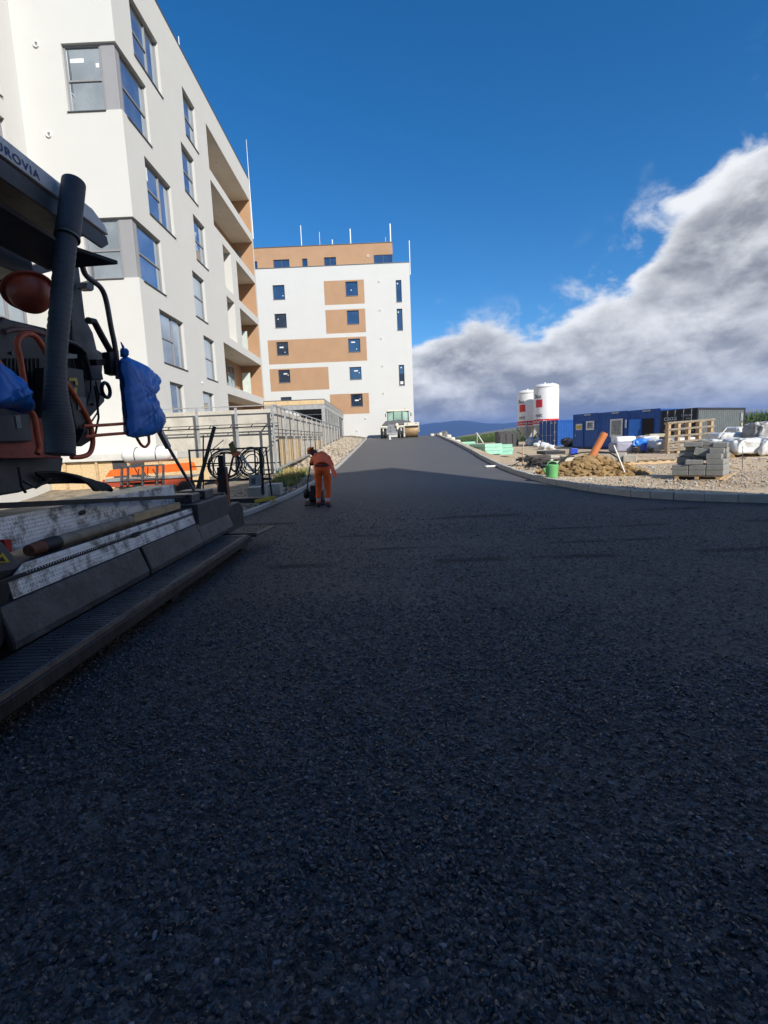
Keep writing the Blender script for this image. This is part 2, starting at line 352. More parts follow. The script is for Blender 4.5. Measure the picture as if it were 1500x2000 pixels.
    h = math_n(nt, 'ADD', math_n(nt, 'MULTIPLY', vo.outputs['Distance'], -1.0), math_n(nt, 'ADD', math_n(nt, 'MULTIPLY', n2.outputs[0], .4), math_n(nt, 'MULTIPLY', seam, -.9)))
    L(h, bp.inputs['Height']); L(bp.outputs[0], b.inputs['Normal'])
    return m
asphalt = asphalt_mat()
def ground_mat():
    m = bpy.data.materials.new('site_ground'); m.use_nodes = True; nt = m.node_tree; L = nt.links.new
    b = nt.nodes['Principled BSDF']; b.inputs['Roughness'].default_value = .95
    tc = N(nt, 'ShaderNodeTexCoord')
    def nz(s, d, r=.6):
        n = N(nt, 'ShaderNodeTexNoise'); n.inputs['Scale'].default_value = s; n.inputs['Detail'].default_value = d; n.inputs['Roughness'].default_value = r; L(tc.outputs['Object'], n.inputs['Vector']); return n.outputs[0]
    a = nz(.25, 6); g = nz(.6, 7); f = nz(14, 8, .75)
    c = mixc(nt, smooth(nt, a, .38, .62), (.45, .335, .205), (.59, .455, .285))
    c = mixc(nt, math_n(nt, 'MULTIPLY', smooth(nt, g, .52, .66), .6), c, (.43, .355, .26))
    vo = N(nt, 'ShaderNodeTexVoronoi'); vo.inputs['Scale'].default_value = 22; L(tc.outputs['Object'], vo.inputs['Vector'])
    se = N(nt, 'ShaderNodeSeparateColor'); L(vo.outputs['Color'], se.inputs[0])
    c = mixc(nt, math_n(nt, 'MULTIPLY', smooth(nt, se.outputs[1], .6, 1), .5), c, (.58, .50, .40))
    c = mixc(nt, math_n(nt, 'MULTIPLY', smooth(nt, f, .5, .75), .6), c, (.26, .20, .14))
    L(c, b.inputs['Base Color'])
    bp = N(nt, 'ShaderNodeBump'); bp.inputs['Strength'].default_value = .8; bp.inputs['Distance'].default_value = .03
    L(math_n(nt, 'ADD', f, math_n(nt, 'MULTIPLY', vo.outputs['Distance'], -.6)), bp.inputs['Height']); L(bp.outputs[0], b.inputs['Normal'])
    return m
ground_m = ground_mat()
# ================================================================== the lie of the land
def sst(t): t = max(0, min(1, t)); return t*t*(3-2*t)
def zr(y):
    if y < 11.5: return 0.
    if y < 16.5: return .0567*(y-11.5)**2/10
    if y < 52: return .0567*(y-14)
    if y < 54: return .0567*38 + .0567*((y-52)-(y-52)**2/4)
    return .0567*38+.0567*1
def zl(y): return max(0, .0125*(min(y, 75)-14))
RT = sorted([(-8,60),(8.2,60),(8.45,30),(8.75,14),(9.2,10.2),(9.6,8.75),(9.95,7.75),(10.25,7.25),(10.75,6.62),(11.6,5.95),(12.6,5.58),(13.6,5.32),(14.6,5.08),(15.4,4.92),(16.3,4.78),(18,4.62),(20.2,4.55),(24,4.62),(28.4,4.85),(38,5.1),(47,5.2),(60,5.2)])
LT = sorted([(-8,-16),(9.0,-16),(9.1,-10),(9.35,-6),(9.8,-4.4),(10.4,-3.55),(10.9,-3.3),(11.3,-3.22),(13.2,-3.04),(15.2,-2.78),(17.2,-2.6),(23,-2.25),(38,-2.05),(51,-1.97),(60,-1.97)])
def xr(y): return float(np.interp(y, [a for a, _ in RT], [b for _, b in RT]))
def xl(y): return float(np.interp(y, [a for a, _ in LT], [b for _, b in LT]))
def glot(x, y):
    t = sst((x-xr(y)-.25)/(4.0-2.2*sst((y-20)/8)))
    return zr(y)*(1-t)+zl(y)*t+.13
def gleft(x, y):
    t = sst((xl(y)-x)/2.0)
    return zr(y)+.08+.25*t*sst((y-23)/10) - .25*t*sst((20-y)/3)*sst((y-12)/4)
def grid(name, rows, cols, fn, mat, smooth_=True):
    vs = [fn(r, c) for r in rows for c in cols]; nc = len(cols); fs = []
    for i in range(len(rows)-1):
        for j in range(nc-1): a = i*nc+j; fs.append((a, a+1, a+nc+1, a+nc))
    mb = MB(); mb.add(vs, fs, 0, smooth_); return struct(mb.build(name, mat))
rows = list(np.arange(-8, 8.2, .9))+list(np.arange(8.2, 17, .12))+list(np.arange(17, 58, .6))
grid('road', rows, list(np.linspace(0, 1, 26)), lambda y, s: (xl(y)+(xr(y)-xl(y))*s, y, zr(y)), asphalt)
def lotp(y, s):
    x = xr(y)+.06+(s**1.9)*70
    n = mnoise.noise(V((x*.35, y*.35, 0)))*.05+mnoise.noise(V((x*1.3, y*1.3, 4)))*.025
    return (x, y, glot(x, y)+n*sst((x-xr(y))/1.5))
grid('building_site_ground', list(np.arange(8.2, 24, .14))+list(np.arange(24, 60, .5))+list(np.arange(60, 110, 4)), list(np.linspace(0, 1, 90)), lotp, ground_m)
def leftp(y, s):
    x = xl(y)-.06-(s**1.6)*22
    n = mnoise.noise(V((x*.8, y*.8, 9)))*.06+mnoise.noise(V((x*2.3, y*2.3, 4)))*.04
    return (x, y, gleft(x, y)+n*sst((xl(y)-x)/1.0))
verge_m = M('verge_rubble_soil', (.20, .165, .12), .95, var=.35, scale=3, bump=.8, bscale=18, dirt=(.33,.29,.22), dirt_amt=.6)
grid('roadside_ground', list(np.arange(9.0, 24, .2))+list(np.arange(24, 57, .6)), list(np.linspace(0, 1, 40)), leftp, verge_m)
# the wide land to the horizon
field_m = M('far_field', (.10, .12, .05), .95, var=.3, scale=.02)
fr = [-400,-60,-8]+[0, 8, 20, 40, 56, 75, 110, 200, 500, 1200, 3000, 7000]
grid('terrain', fr, [-6000,-1500,-400,-60,-20,0,20,60,400,1500,6000], lambda y, x: (x, y, -.35+(zl(y) if y < 80 else .76)+(.05*(min(max(y, 0), 53)-14) if False else 0)), field_m)
# plateau behind the crest
grid('upper_yard_ground', list(np.arange(54, 75, 2)), list(np.linspace(-24, 5.0, 12)), lambda y, x: (x, y, zr(60)-.05), verge_m)
# mountain range far off
mt_m = M('forested_mountain', (.012, .022, .026), 1, var=.25, scale=.004, detail=8)
def mtn(y, x):
    t = sst((y-5200)/1700)*sst((9000-y)/1500)
    a = x/2600.
    h = 228-90*sst((x-1500)/3000)+70*mnoise.noise(V((a*1.7, 0, 3)))+45*mnoise.noise(V((a*4, y*.0006, 1)))+20*mnoise.noise(V((x*.004, y*.004, 5)))
    return (x, y, .3+h*t)
grid('mountain_range', list(np.linspace(5000, 9000, 22)), list(np.linspace(-6000, 9000, 150)), mtn, mt_m)
# ------------------------------------------------------------------ kerbs
def kerb(root_name, label, fx, y0, y1, side, h, seg_of):
    pts = []
    y = y0
    while y <= y1+1e-6: pts.append(V((fx(y), y, zr(y)))); y += .02
    root = thing(root_name, label, 'kerb', pts[0])
    # walk along the curve
    cum = [0]
    for a, b in zip(pts, pts[1:]): cum.append(cum[-1]+(b-a).length)
    def at(s):
        i = int(np.searchsorted(cum, s))
        i = min(max(i, 1), len(pts)-1); t = (s-cum[i-1])/max(1e-9, cum[i]-cum[i-1]); return pts[i-1].lerp(pts[i], t)
    shared = {}; s = 0
    while s < cum[-1]-.2:
        Ls = seg_of(at(s).y); e = min(s+Ls, cum[-1]); a, b = at(s), at(e); d = b-a; ln = Ls
        key = round(ln, 2)
        if key not in shared:
            mb = MB(); w, c = .12, .018
            prof = [(0,-.2),(0,h-c),(c*side*.6,h),(w*side,h),(w*side,-.2)]
            half = ln/2-.007
            mb.prism([(x, -half, z) for x, z in prof], (0, 2*half, 0))
            o = mb.build('kerb_stone', kerb_mat, root, local=True, bevel=.006); recalc(o); shared[key] = o.data
        else:
            o = bpy.data.objects.new('kerb_stone', shared[key]); COL.objects.link(o); o.parent = root
            md = o.modifiers.new('bevel', 'BEVEL'); md.width = .006; md.segments = 2; md.limit_method = 'ANGLE'
        mid = (a+b)/2 - root.location
        o.location = mid+V((random.uniform(-.009,.009), 0, random.uniform(-.008,.006)))
        dn = d.normalized(); xx = dn.cross(V((0,0,1))).normalized()
        o.rotation_euler = Matrix((xx, dn, xx.cross(dn))).transposed().to_euler()
        s += Ls
    return root
kerb('kerb', 'long pale concrete kerb curving round the building site on the right', xr, 8.46, 51, 1, .17, lambda y: 1.0 if y > 18 or y < 9.3 else (.5 if y > 11 else .6))
kerb('kerb', 'low concrete kerb along the left edge of the new road behind the worker', xl, 9.06, 51, -1, .10, lambda y: 1.0 if y > 13 else .5)

# ================================================================== buildings
Z = V((0,0,1))
def facade(mb, O, U, Nn, u0, u1, v0, v1, holes, depth, matfn, rev=0):
    O, U, Nn = V(O), V(U), V(Nn)
    us = sorted({u0, u1, *[h[0] for h in holes], *[h[1] for h in holes], *matfn.us}); vs = sorted({v0, v1, *[h[2] for h in holes], *[h[3] for h in holes], *matfn.vs})
    us = [u for u in us if u0-1e-6 <= u <= u1+1e-6]; vs = [v for v in vs if v0-1e-6 <= v <= v1+1e-6]
    P = lambda u, v, w=0: O+U*u+Z*v+Nn*w
    flip = U.cross(Z).dot(Nn) < 0
    def q(a, b, c, d, mi):
        mb.quad(*( (a, d, c, b) if flip else (a, b, c, d)), mi)
    for i in range(len(us)-1):
        for j in range(len(vs)-1):
            cu, cv = (us[i]+us[i+1])/2, (vs[j]+vs[j+1])/2
            if any(h[0] < cu < h[1] and h[2] < cv < h[3] for h in holes): continue
            q(P(us[i], vs[j]), P(us[i+1], vs[j]), P(us[i+1], vs[j+1]), P(us[i], vs[j+1]), matfn(cu, cv))
    for h in holes:
        if len(h) > 4 and h[4] == 'open': continue
        a, b, c, d = h[:4]; w = -depth; mi = matfn((a+b)/2, d+.01)
        q(P(a,c), P(a,d), P(a,d,w), P(a,c,w), mi); q(P(b,c), P(b,c,w), P(b,d,w), P(b,d), mi)
        q(P(a,d), P(b,d), P(b,d,w), P(a,d,w), mi); q(P(a,c), P(a,c,w), P(b,c,w), P(b,c), mi)
        q(P(a,c,w-.15), P(b,c,w-.15), P(b,d,w-.15), P(a,d,w-.15), 2)
class Plain:
    us = (); vs = ()
    def __call__(s, u, v): return 0
def window(bld, O, U, Nn, u0, u1, v0, v1, depth, cols=(1.,), rows=((1.,),), fm=None, gm=None, fw=.07, sill=True, sticker=None, sill_m=None):
    """frame as the part, panes / sill / stickers as sub-parts"""
    O, U, Nn = V(O), V(U), V(Nn); P = lambda u, v, w: O+U*u+Z*v+Nn*w
    def ob(mb, a, b, c, d, w0, w1):
        mb.hexa([P(a,c,w0), P(b,c,w0), P(b,c,w1), P(a,c,w1), P(a,d,w0), P(b,d,w0), P(b,d,w1), P(a,d,w1)])
    fm = fm or frame_grey; gm = gm or glass_l; f = MB(); w0, w1 = -depth-.03, -depth+.05; g = .002
    a, b, c, d = u0+g, u1-g, v0+g, v1-g
    ob(f, a, b, c, c+fw, w0, w1); ob(f, a, b, d-fw, d, w0, w1); ob(f, a, a+fw, c+fw, d-fw, w0, w1); ob(f, b-fw, b, c+fw, d-fw, w0, w1)
    panes = []; x = a+fw; tot = b-a-2*fw
    for ci, cw in enumerate(cols):
        x1 = x+tot*cw
        if ci: ob(f, x-fw*.55, x+fw*.55, c+fw, d-fw, w0+.002, w1-.002)
        xa = x+(fw*.55 if ci else 0); xb = x1-(fw*.55 if ci < len(cols)-1 else 0)
        yy = c+fw; th = d-c-2*fw; rr = rows[ci]
        for ri, rh in enumerate(rr):
            y1 = yy+th*rh
            if ri: ob(f, xa, xb, yy-fw*.5, yy+fw*.5, w0+.004, w1-.004)
            panes.append((xa, xb, yy+(fw*.5 if ri else 0), y1-(fw*.5 if ri < len(rr)-1 else 0))); yy = y1
        x = x1
    fo = recalc(f.build('window', fm, bld, bevel=.006))
    for pa in panes:
        m = MB(); ob(m, *pa, -depth-.012, -depth+.004); recalc(m.build('pane', gm, fo))
    if sill:
        m = MB(); m.hexa([P(u0-.03,v0-.03,-depth+.05), P(u1+.03,v0-.03,-depth+.05), P(u1+.03,v0-.035,.05), P(u0-.03,v0-.035,.05), P(u0-.03,v0+.004,-depth+.05), P(u1+.03,v0+.004,-depth+.05), P(u1+.03,v0-.012,.05), P(u0-.03,v0-.012,.05)])
        recalc(m.build('sill', sill_m or coping, fo))
    if sticker:
        for (su, sv, sw, sh, mt) in sticker:
            pa = panes[-1 if len(panes) == 1 else min(1, len(panes)-1)]
            cu, cv = pa[0]+(pa[1]-pa[0])*su, pa[2]+(pa[3]-pa[2])*sv
            m = MB(); ob(m, cu-sw/2, cu+sw/2, cv-sh/2, cv+sh/2, -depth+.005, -depth+.008); recalc(m.build('sticker', mt, fo))
    return fo
def vent(bld, c, Nn, r=.1):
    c, Nn = V(c), V(Nn); m = MB(); ax = 'X' if abs(Nn.x) > .5 else 'Y'; sg = Nn.x+Nn.y
    m.lathe(c, [(r*.55, -.02*sg), (r*.55, .03*sg), (r*.75, .05*sg), (r, .045*sg), (r, 0)], 20, 0, ax); m.lathe(c, [(0, .01*sg), (r*.56, .01*sg)], 20, 1, ax)
    return m.build('round_vent', [whitep, frame_grey], bld)
# ---- the near apartment block on the left
XF, Y0, Y1, TOP = -9.25, 19.9, 38.62, 20.86
lb = thing('apartment_building', 'white apartment block with corner windows and ochre balconies on the left', 'building', (XF, Y0, 0))
mb = MB(); P0 = Plain()
wtop = {6: 19.1, 5: 16.2, 4: 13.32, 3: 10.38, 2: 7.46, 1: 4.55}; sillz = {k: v-2.15 for k, v in wtop.items()}
holes = []; wins = []
for k in (6, 4, 2): wins.append((21.4, 23.85, sillz[k], wtop[k], 'B', k))
wins.append((21.75, 23.2, sillz[1], wtop[1], 'C', 1))
for k in (6, 4, 2): wins.append((26.4, 28.02, sillz[k], wtop[k], 'C', k))
for k in (5, 3, 1): wins.append((25.6, 27.22, sillz[k], wtop[k], 'C', k))
corner = [(14.08, 16.32), (8.22, 10.40)]
holes = [(w[0], w[1], w[2], w[3]) for w in wins] + [(Y0, 22.2, a, b, 'open') for a, b in corner]
bal = []
for k, (a, b) in {6: (17.05, 19.36), 5: (14.11, 16.5), 2: (5.32, 7.75), 1: (2.4, 4.82)}.items(): bal.append((29.65, 38.3, a, b, k))
for k, (a, b) in {4: (11.2, 13.63), 3: (8.25, 10.7)}.items(): bal += [(30.95, 32.5, a, b, k), (33.65, 38.3, a, b, k)]
holes += [(h[0], h[1], h[2], h[3], 'open') for h in bal]
facade(mb, (XF, 0, 0), (0,1,0), (1,0,0), Y0, Y1, -1, TOP, holes, .24, P0)
XW = -12.95
fh = [(-11.23, XF, a, b, 'open') for a, b in corner]
facade(mb, (0, Y0, 0), (1,0,0), (0,-1,0), XW, XF, -1, TOP, fh, .24, P0)
wing_w = [(16.6, 18.9, sillz[k], wtop[k]) for k in (5, 3, 2, 6, 4)] + [(10.2, 12.4, sillz[k], wtop[k]) for k in (5, 4, 3, 2)]
facade(mb, (XW, 0, 0), (0,1,0), (1,0,0), 2.0, Y0, -1, TOP, wing_w, .24, P0)
for a, b in corner:          # the notch behind the corner windows
    mb.quad((-11.23,Y0,a),(XF,Y0,a),(XF,22.2,a),(-11.23,22.2,a)); mb.quad((-11.23,Y0,b),(-11.23,22.2,b),(XF,22.2,b),(XF,Y0,b))
    mb.quad((XF,22.2,a),(XF,22.2,b),(-11.23,22.2,b),(-11.23,22.2,a)); mb.quad((-11.23,22.2,a),(-11.23,22.2,b),(-11.23,Y0,b),(-11.23,Y0,a))
mb.quad((XF,Y1,-1),(-24,Y1,-1),(-24,Y1,TOP),(XF,Y1,TOP)); mb.quad((-24,Y1,-1),(-24,2,-1),(-24,2,TOP),(-24,Y1,TOP)); mb.quad((-24,2,-1),(XW,2,-1),(XW,2,TOP),(-24,2,TOP))
mb.quad((XW,2,TOP-.3),(XW,Y0,TOP-.3),(-24,Y0,TOP-.3),(-24,2,TOP-.3)); mb.quad((XF,Y0,TOP-.3),(XF,Y1,TOP-.3),(-24,Y1,TOP-.3),(-24,Y0,TOP-.3))
mb.build('wall', [plaster, ochre, frame_dark], lb)
m = MB()
for x0, x1, y0, y1 in ((XF-.3, XF+.03, Y0-.03, Y1+.03), (XW, XF-.3, Y0-.03, Y0+.3), (XW-.3, XW+.03, 2, Y0-.03), (-24, XF-.3, Y1-.3, Y1+.03)): m.box(x0, x1, y0, y1, TOP, TOP+.05)
m.build('roof_coping', coping, lb)
for (a, b, c, d, typ, k) in wins:
    if typ == 'B': window(lb, (XF,0,0), (0,1,0), (1,0,0), a, b, c, d, .18, (.6, .4), ((.5, .5), (1.,)), sticker=[(.3, .6, .12, .5, paper)] if k == 4 else None)
    else: window(lb, (XF,0,0), (0,1,0), (1,0,0), a, b, c, d, .18, (1.,), ((.5, .5),))
for (a, b, c, d) in wing_w: window(lb, (XW,0,0), (0,1,0), (1,0,0), a, b, c, d, .18, (.6, .4), ((.5, .5), (1.,)))
for i, (a, b) in enumerate(corner):
    window(lb, (0,Y0,0), (1,0,0), (0,-1,0), -11.23, -9.86, a, b, .16, (1.,), ((.48, .52),), sticker=[(.3, .62, .5, .14, paper), (.9, .45, .12, .14, paper)] if i == 0 else None)
    window(lb, (XF,0,0), (0,1,0), (1,0,0), 20.28, 22.2, a, b, .16, (1.,), ((.48, .52),))
    m = MB(); m.box(-9.86, XF-.10, Y0+.09, Y0+.3, a+.003, b-.003); m.box(XF-.3, XF-.101, Y0+.301, 20.28, a+.003, b-.003)
    m.build('corner_panel', panel_grey, lb, bevel=.008)
for k in range(2): vent(lb, onY(71 if k == 0 else 96, 87 if k == 0 else 263, Y0), (0,-1,0), .11)
vent(lb, (XF, 25.6, 4.95), (1,0,0), .05)
for (a, b, c, d, k) in bal:
    D = 1.5; m = MB(); xb = XF-D; narrow = b-a < 2
    m.quad((XF,a,c),(XF,a,d),(xb,a,d),(xb,a,c), 0 if narrow else 3)                       # near end
    m.quad((XF,b,c),(xb,b,c),(xb,b,d),(XF,b,d), 0 if narrow else 1)                       # far end, sunlit ochre
    m.quad((xb,a,c),(xb,a,d),(xb,b,d),(xb,b,c), 1)                                        # back wall
    m.quad((XF,a,d),(XF,b,d),(xb,b,d),(xb,a,d), 2); m.quad((XF,a,c),(xb,a,c),(xb,b,c),(XF,b,c), 2)
    bo = m.build('balcony', [plaster, ochre, soffit, ochre], lb)
    if not narrow:
        for (ya, yb) in ((a+1.2, a+3.4), (a+5.0, a+6.6)):
            m = MB(); fz = d-.35; m.box(xb+.004, xb+.05, ya, yb, c+.02, fz); m.build('door_frame', frame_grey, bo)
            for t in (0, 1):
                w2 = (yb-ya)/2; m = MB(); m.box(xb+.051, xb+.056, ya+.07+t*w2, ya+w2-.07+t*w2, c+.1, fz-.08); m.build('door_pane', glass_l, bo)
        m = MB(); m.cyl((XF-.7, (a+b)/2-.5, d), (XF-.7, (a+b)/2-.5, d-.06), .05, 12); m.build('ceiling_light_socket', whitep, bo)
        if k in (3, 2):
            m = MB(); m.box(XF-1.15, XF-.55, b-1.25, b-1.21, c+.02, c+1.75); m.build('privacy_screen', M('pale_screen_glass', (.55,.62,.58), .35, var=.06), bo)
        if k == 5:
            m = MB(); m.box(xb+.15, xb+.62, b-.06, b-.004, c+.3, d-.55); m.build('end_window', glass_l, bo)
m = MB(); m.tube([(XF+.05,38.5,16.8),(XF+.05,38.5,19.3)], .035, 8); m.tube([(XF+.05,38.5,19.3),(XF+.05,38.5,23.5)], [.03,.015], 8); m.tube([(XF+.05,38.5,20.2),(XF-.1,38.5,20.2)], .02, 6)
m.build('lightning_rod', whitep, lb)
m = MB(); m.tube([(XF-.3,27.4,TOP),(XF-.3,27.4,TOP+1.1)], .02, 8); m.build('lightning_rod', whitep, lb)
# white plinth slab in front of the block with hoarding boards under it
m = MB(); m.box(XW, -7.9, 18.6, Y0-.004, 1.28, 1.55); tag(m.build('concrete_slab', M('pale_slab', (.6,.59,.55), .85, var=.06), bevel=.02), 'pale concrete terrace slab sticking out below the white apartment block', 'slab')
ho = thing('hoarding', 'boarded hoarding of yellow chipboard sheets and one dark sheet behind the paver', 'hoarding', (-10.5, 18.7, 0))
for i, x in enumerate(np.arange(-12.9, -8.0, 1.22)):
    m = MB(); m.box(x, x+1.205, 18.75, 18.772, -.1, 1.26); m.build('board', M('dark_sheet', (.05,.055,.06), .7) if i == 2 else osb, ho)
for i, x in enumerate(np.arange(-12.3, -8.0, 1.22)):
    m = MB(); m.box(x, x+.08, 18.66, 18.745, -.1, 1.25); m.build('batten', wood, ho)

# ---- the far apartment block across the end of the road
YB = 55.0
Z6 = lambda x, y: onY(480+x/4.1667, 420+y/4.1667, YB)
bb = thing('apartment_building', 'far white apartment block with ochre bands at the top of the road', 'building', (-4, YB, 2))
XR, XLB, TOPB = 3.14, -21.0, 20.36
def rect(x0, y0, x1, y1): a = Z6(x0, y0); b = Z6(x1, y1); return (a.x, b.x, b.z, a.z)
sq = {}
for nm, *r in [('w5a',213,572,320,685),('w4a',232,805,337,915),('w3a',250,1035,352,1138),('w2a',268,1262,370,1362),('w5b',805,543,912,655),('w4b',818,778,923,885),('w3b',832,1008,936,1112),('w2b',845,1238,945,1336),('w1b',855,1458,957,1555),('n5',1218,530,1270,706),('n4',1228,763,1280,937),('n2',1245,1220,1295,1386)]: sq[nm] = rect(*r)
for col, xx in (('a', (-11.47, -10.2)), ('b', (-3.71, -2.42))):
    for k in '54321':
        if 'w'+k+col in sq: r = sq['w'+k+col]; sq['w'+k+col] = (*xx, r[2], r[3])
for k in '542': r = sq['n'+k]; sq['n'+k] = (1.64, 2.24, r[2], r[3])
sq['w1a'] = (-11.4, -10.2, 5.7, 7.02)
class Bands:
    r = [(-6.0,-1.73,16.42,18.86), (-6.0,-1.73,13.48,15.92), (-12.4,-1.73,10.52,13.05), (-12.4,-6.0,7.65,10.04), (-6.0,-1.73,4.9,7.10)]
    us = sorted({x for q in r for x in q[:2]}); vs = sorted({x for q in r for x in q[2:]})
    def __call__(s, u, v): return 1 if any(a < u < b and c < v < d for a, b, c, d in s.r) else 0
mb = MB(); facade(mb, (0,YB,0), (1,0,0), (0,-1,0), XLB, XR, 0, TOPB, [tuple(v) for v in sq.values()], .2, Bands())
mb.quad((XR,YB,0),(XR,YB+16,0),(XR,YB+16,TOPB),(XR,YB,TOPB)); mb.quad((XR,YB+16,0),(XLB,YB+16,0),(XLB,YB+16,TOPB),(XR,YB+16,TOPB)); mb.quad((XLB,YB+16,0),(XLB,YB,0),(XLB,YB,TOPB),(XLB,YB+16,TOPB))
mb.quad((XLB,YB,TOPB-.4),(XR,YB,TOPB-.4),(XR,YB+16,TOPB-.4),(XLB,YB+16,TOPB-.4))
mb.build('wall', [plaster, ochre, frame_dark], bb)
m = MB(); m.box(XLB, XR+.04, YB-.04, YB+.3, TOPB, TOPB+.06); m.box(XR-.3, XR+.04, YB+.3, YB+16, TOPB, TOPB+.06); m.build('roof_coping', coping, bb)
stick = {'w5a': [(.85,.25,.1,.1,paper)], 'w4a': [(.25,.65,.1,.1,paper)], 'w3a': [(.4,.62,.42,.14,paper),(.7,.2,.08,.1,paper)], 'w2a': [(.6,.72,.4,.12,paper),(.85,.6,.08,.1,paper)], 'w5b': [(.45,.42,.1,.1,paper)], 'w3b': [(.4,.78,.42,.12,paper),(.7,.2,.08,.1,paper)], 'w2b': [(.55,.72,.42,.12,paper),(.85,.55,.08,.1,paper)], 'w1b': [(.5,.5,.42,.14,paper),(.8,.6,.1,.1,paper)], 'n5': [(.25,.88,.12,.12,paper)], 'n4': [(.25,.88,.12,.12,paper)], 'n2': [(.45,.9,.12,.12,paper),(.5,.12,.3,.3,paper)]}
for k, (a, b, c, d) in sq.items(): window(bb, (0,YB,0), (1,0,0), (0,-1,0), a, b, c, d, .14, (1.,), ((1.,),), fm=frame_dark, gm=glass_d, fw=.06, sticker=stick.get(k), sill_m=panel_grey)
for x, y in ((1085,540),(1093,773),(1103,1003),(1112,1228),(1121,1450),(975,1655),(905,1755)): p = Z6(x, y); vent(bb, (p.x, YB, p.z), (0,-1,0), .12)
# set-back penthouse
YP = 57.6
P6 = lambda x, y: onY(480+x/4.1667, 420+y/4.1667, YP)
ptop = P6(1190, 222).z; px1 = P6(1195, 300).x
pw = []
for r in ((222,365,353),(457,355,500),(635,345,733),(60,378,92)): a = P6(r[0], r[1]); b = P6(r[2], r[1]); pw.append((a.x, b.x, TOPB-.35, a.z))
cw = P6(1040, 325); pw.append((cw.x, px1, TOPB-.35, cw.z, 'open'))
mb = MB(); facade(mb, (0,YP,0), (1,0,0), (0,-1,0), XLB, px1, TOPB-.38, ptop, pw, .2, type('O', (Plain,), {'__call__': lambda s, u, v: 1})())
mb.quad((px1,YP+2,TOPB-.38),(px1,YP+10,TOPB-.38),(px1,YP+10,ptop),(px1,YP+2,ptop), 1); mb.quad((px1,YP,cw.z),(px1,YP+2,cw.z),(px1,YP+2,ptop),(px1,YP,ptop), 1)
mb.quad((XLB,YP,ptop-.2),(px1,YP,ptop-.2),(px1,YP+10,ptop-.2),(XLB,YP+10,ptop-.2), 1); mb.quad((cw.x,YP,cw.z),(px1,YP,cw.z),(px1,YP+2,cw.z),(cw.x,YP+2,cw.z), 1)
mb.build('penthouse_wall', [plaster, ochre, frame_dark], bb)
for w in pw[:4]: window(bb, (0,YP,0), (1,0,0), (0,-1,0), *w[:4], .14, (.5,.5) if w[1]-w[0] > 1 else (1.,), ((1.,),)*2, fm=frame_dark, gm=glass_d, fw=.06, sill=False, sticker=[(.6,.45,.3,.12,paper)])
window(bb, (0,YP,0), (1,0,0), (0,-1,0), cw.x, px1-.03, TOPB-.35, cw.z, .06, (.5,.5), ((1.,),)*2, fm=frame_dark, gm=glass_d, fw=.06, sill=False, sticker=[(.4,.5,.4,.12,paper)])
m = MB(); m.box(XLB, px1+.05, YP-.05, YP+.3, ptop, ptop+.06); m.build('penthouse_coping', coping, bb)
p = P6(995, 333); vent(bb, (p.x, YP, p.z), (0,-1,0), .13)
for x, y0, y1, r in ((445,85,248,.05),(598,138,242,.025),(703,200,238,.06),(848,113,230,.07),(1137,180,225,.02),(1173,72,218,.08)):
    a = onY(480+x/4.1667, 420+y1/4.1667, YP+.3); b = onY(480+x/4.1667, 420+y0/4.1667, YP+.3); m = MB(); m.tube([V((b.x,YP+.3,a.z-.2)), V((b.x,YP+.3,b.z))], r, 8); m.build('lightning_rod', whitep, bb)
a = Z6(1333, 205); m = MB(); m.tube([(XR+.07,YB+.1,TOPB-1.2),(XR+.07,YB+.1,a.z)], .05, 8); m.tube([(XR,YB+.1,TOPB-.6),(XR+.07,YB+.1,TOPB-.6)], .02, 6); m.build('lightning_rod', whitep, bb)

# ---- the apartment block behind the photographer whose shade lies over the crossing
H = 18.; tipx, tipy, tipz = .2, 21.9, .45
Ln = (H-tipz)/math.tan(SUN_EL); C0 = V((tipx+Ln*math.sin(SUN_AZ), tipy-Ln*math.cos(SUN_AZ), 0))
e1 = V((-math.cos(SUN_AZ), -math.sin(SUN_AZ), 0)); e2 = V((math.sin(SUN_AZ), -math.cos(SUN_AZ), 0))
cb = thing('apartment_building', 'white apartment block standing behind the photographer that shades the crossing', 'building', C0)
mb = MB(); hs = []; ww = []
for f in range(6):
    for u in np.arange(2, 38, 4.2): ww.append((u, u+1.6, 1+f*2.9, 2.6+f*2.9))
facade(mb, C0, e1, -e2, 0, 42, -1, H, ww, .2, P0)
facade(mb, C0, e2, -e1, 0, 13, -1, H, [], .2, P0)
A, B, Cc = C0+e1*42, C0+e1*42+e2*13, C0+e2*13
mb.quad(A-Z, B-Z, B+Z*H, A+Z*H); mb.quad(B-Z, Cc-Z, Cc+Z*H, B+Z*H); mb.quad(C0+Z*H, A+Z*H, B+Z*H, Cc+Z*H)
mb.build('wall', [plaster, ochre, frame_dark], cb)

# ================================================================== retaining wall, railing, carport
YWL, XWL, ZWL = 20.65, -4.57, 3.13
rw = thing('retaining_wall', 'bare board-marked concrete retaining wall beside the road behind the steel railing', 'wall', (XWL, YWL, 0))
for i, (a, b) in enumerate(((-9.24, -8.0), (-8.0, -6.2), (-6.2, XWL+.0))):
    for j, (z0, z1) in enumerate(((-.3, 1.45), (1.45, 2.35), (2.35, ZWL))):
        m = MB(); m.box(a+.004, b-.004, YWL+random.uniform(0,.006), YWL+.3, z0+.003, z1-.003); m.build('wall_panel', concrete, rw, bevel=.01)
for i, y in enumerate(np.arange(YWL+.3, 47, 2.4)):
    for (z0, z1) in ((-.3, 1.6), (1.6, ZWL)):
        m = MB(); m.box(XWL-.3, XWL-random.uniform(0,.006), y+.004, y+2.396, z0+.003, z1-.003); m.build('wall_panel', concrete, rw, bevel=.01)
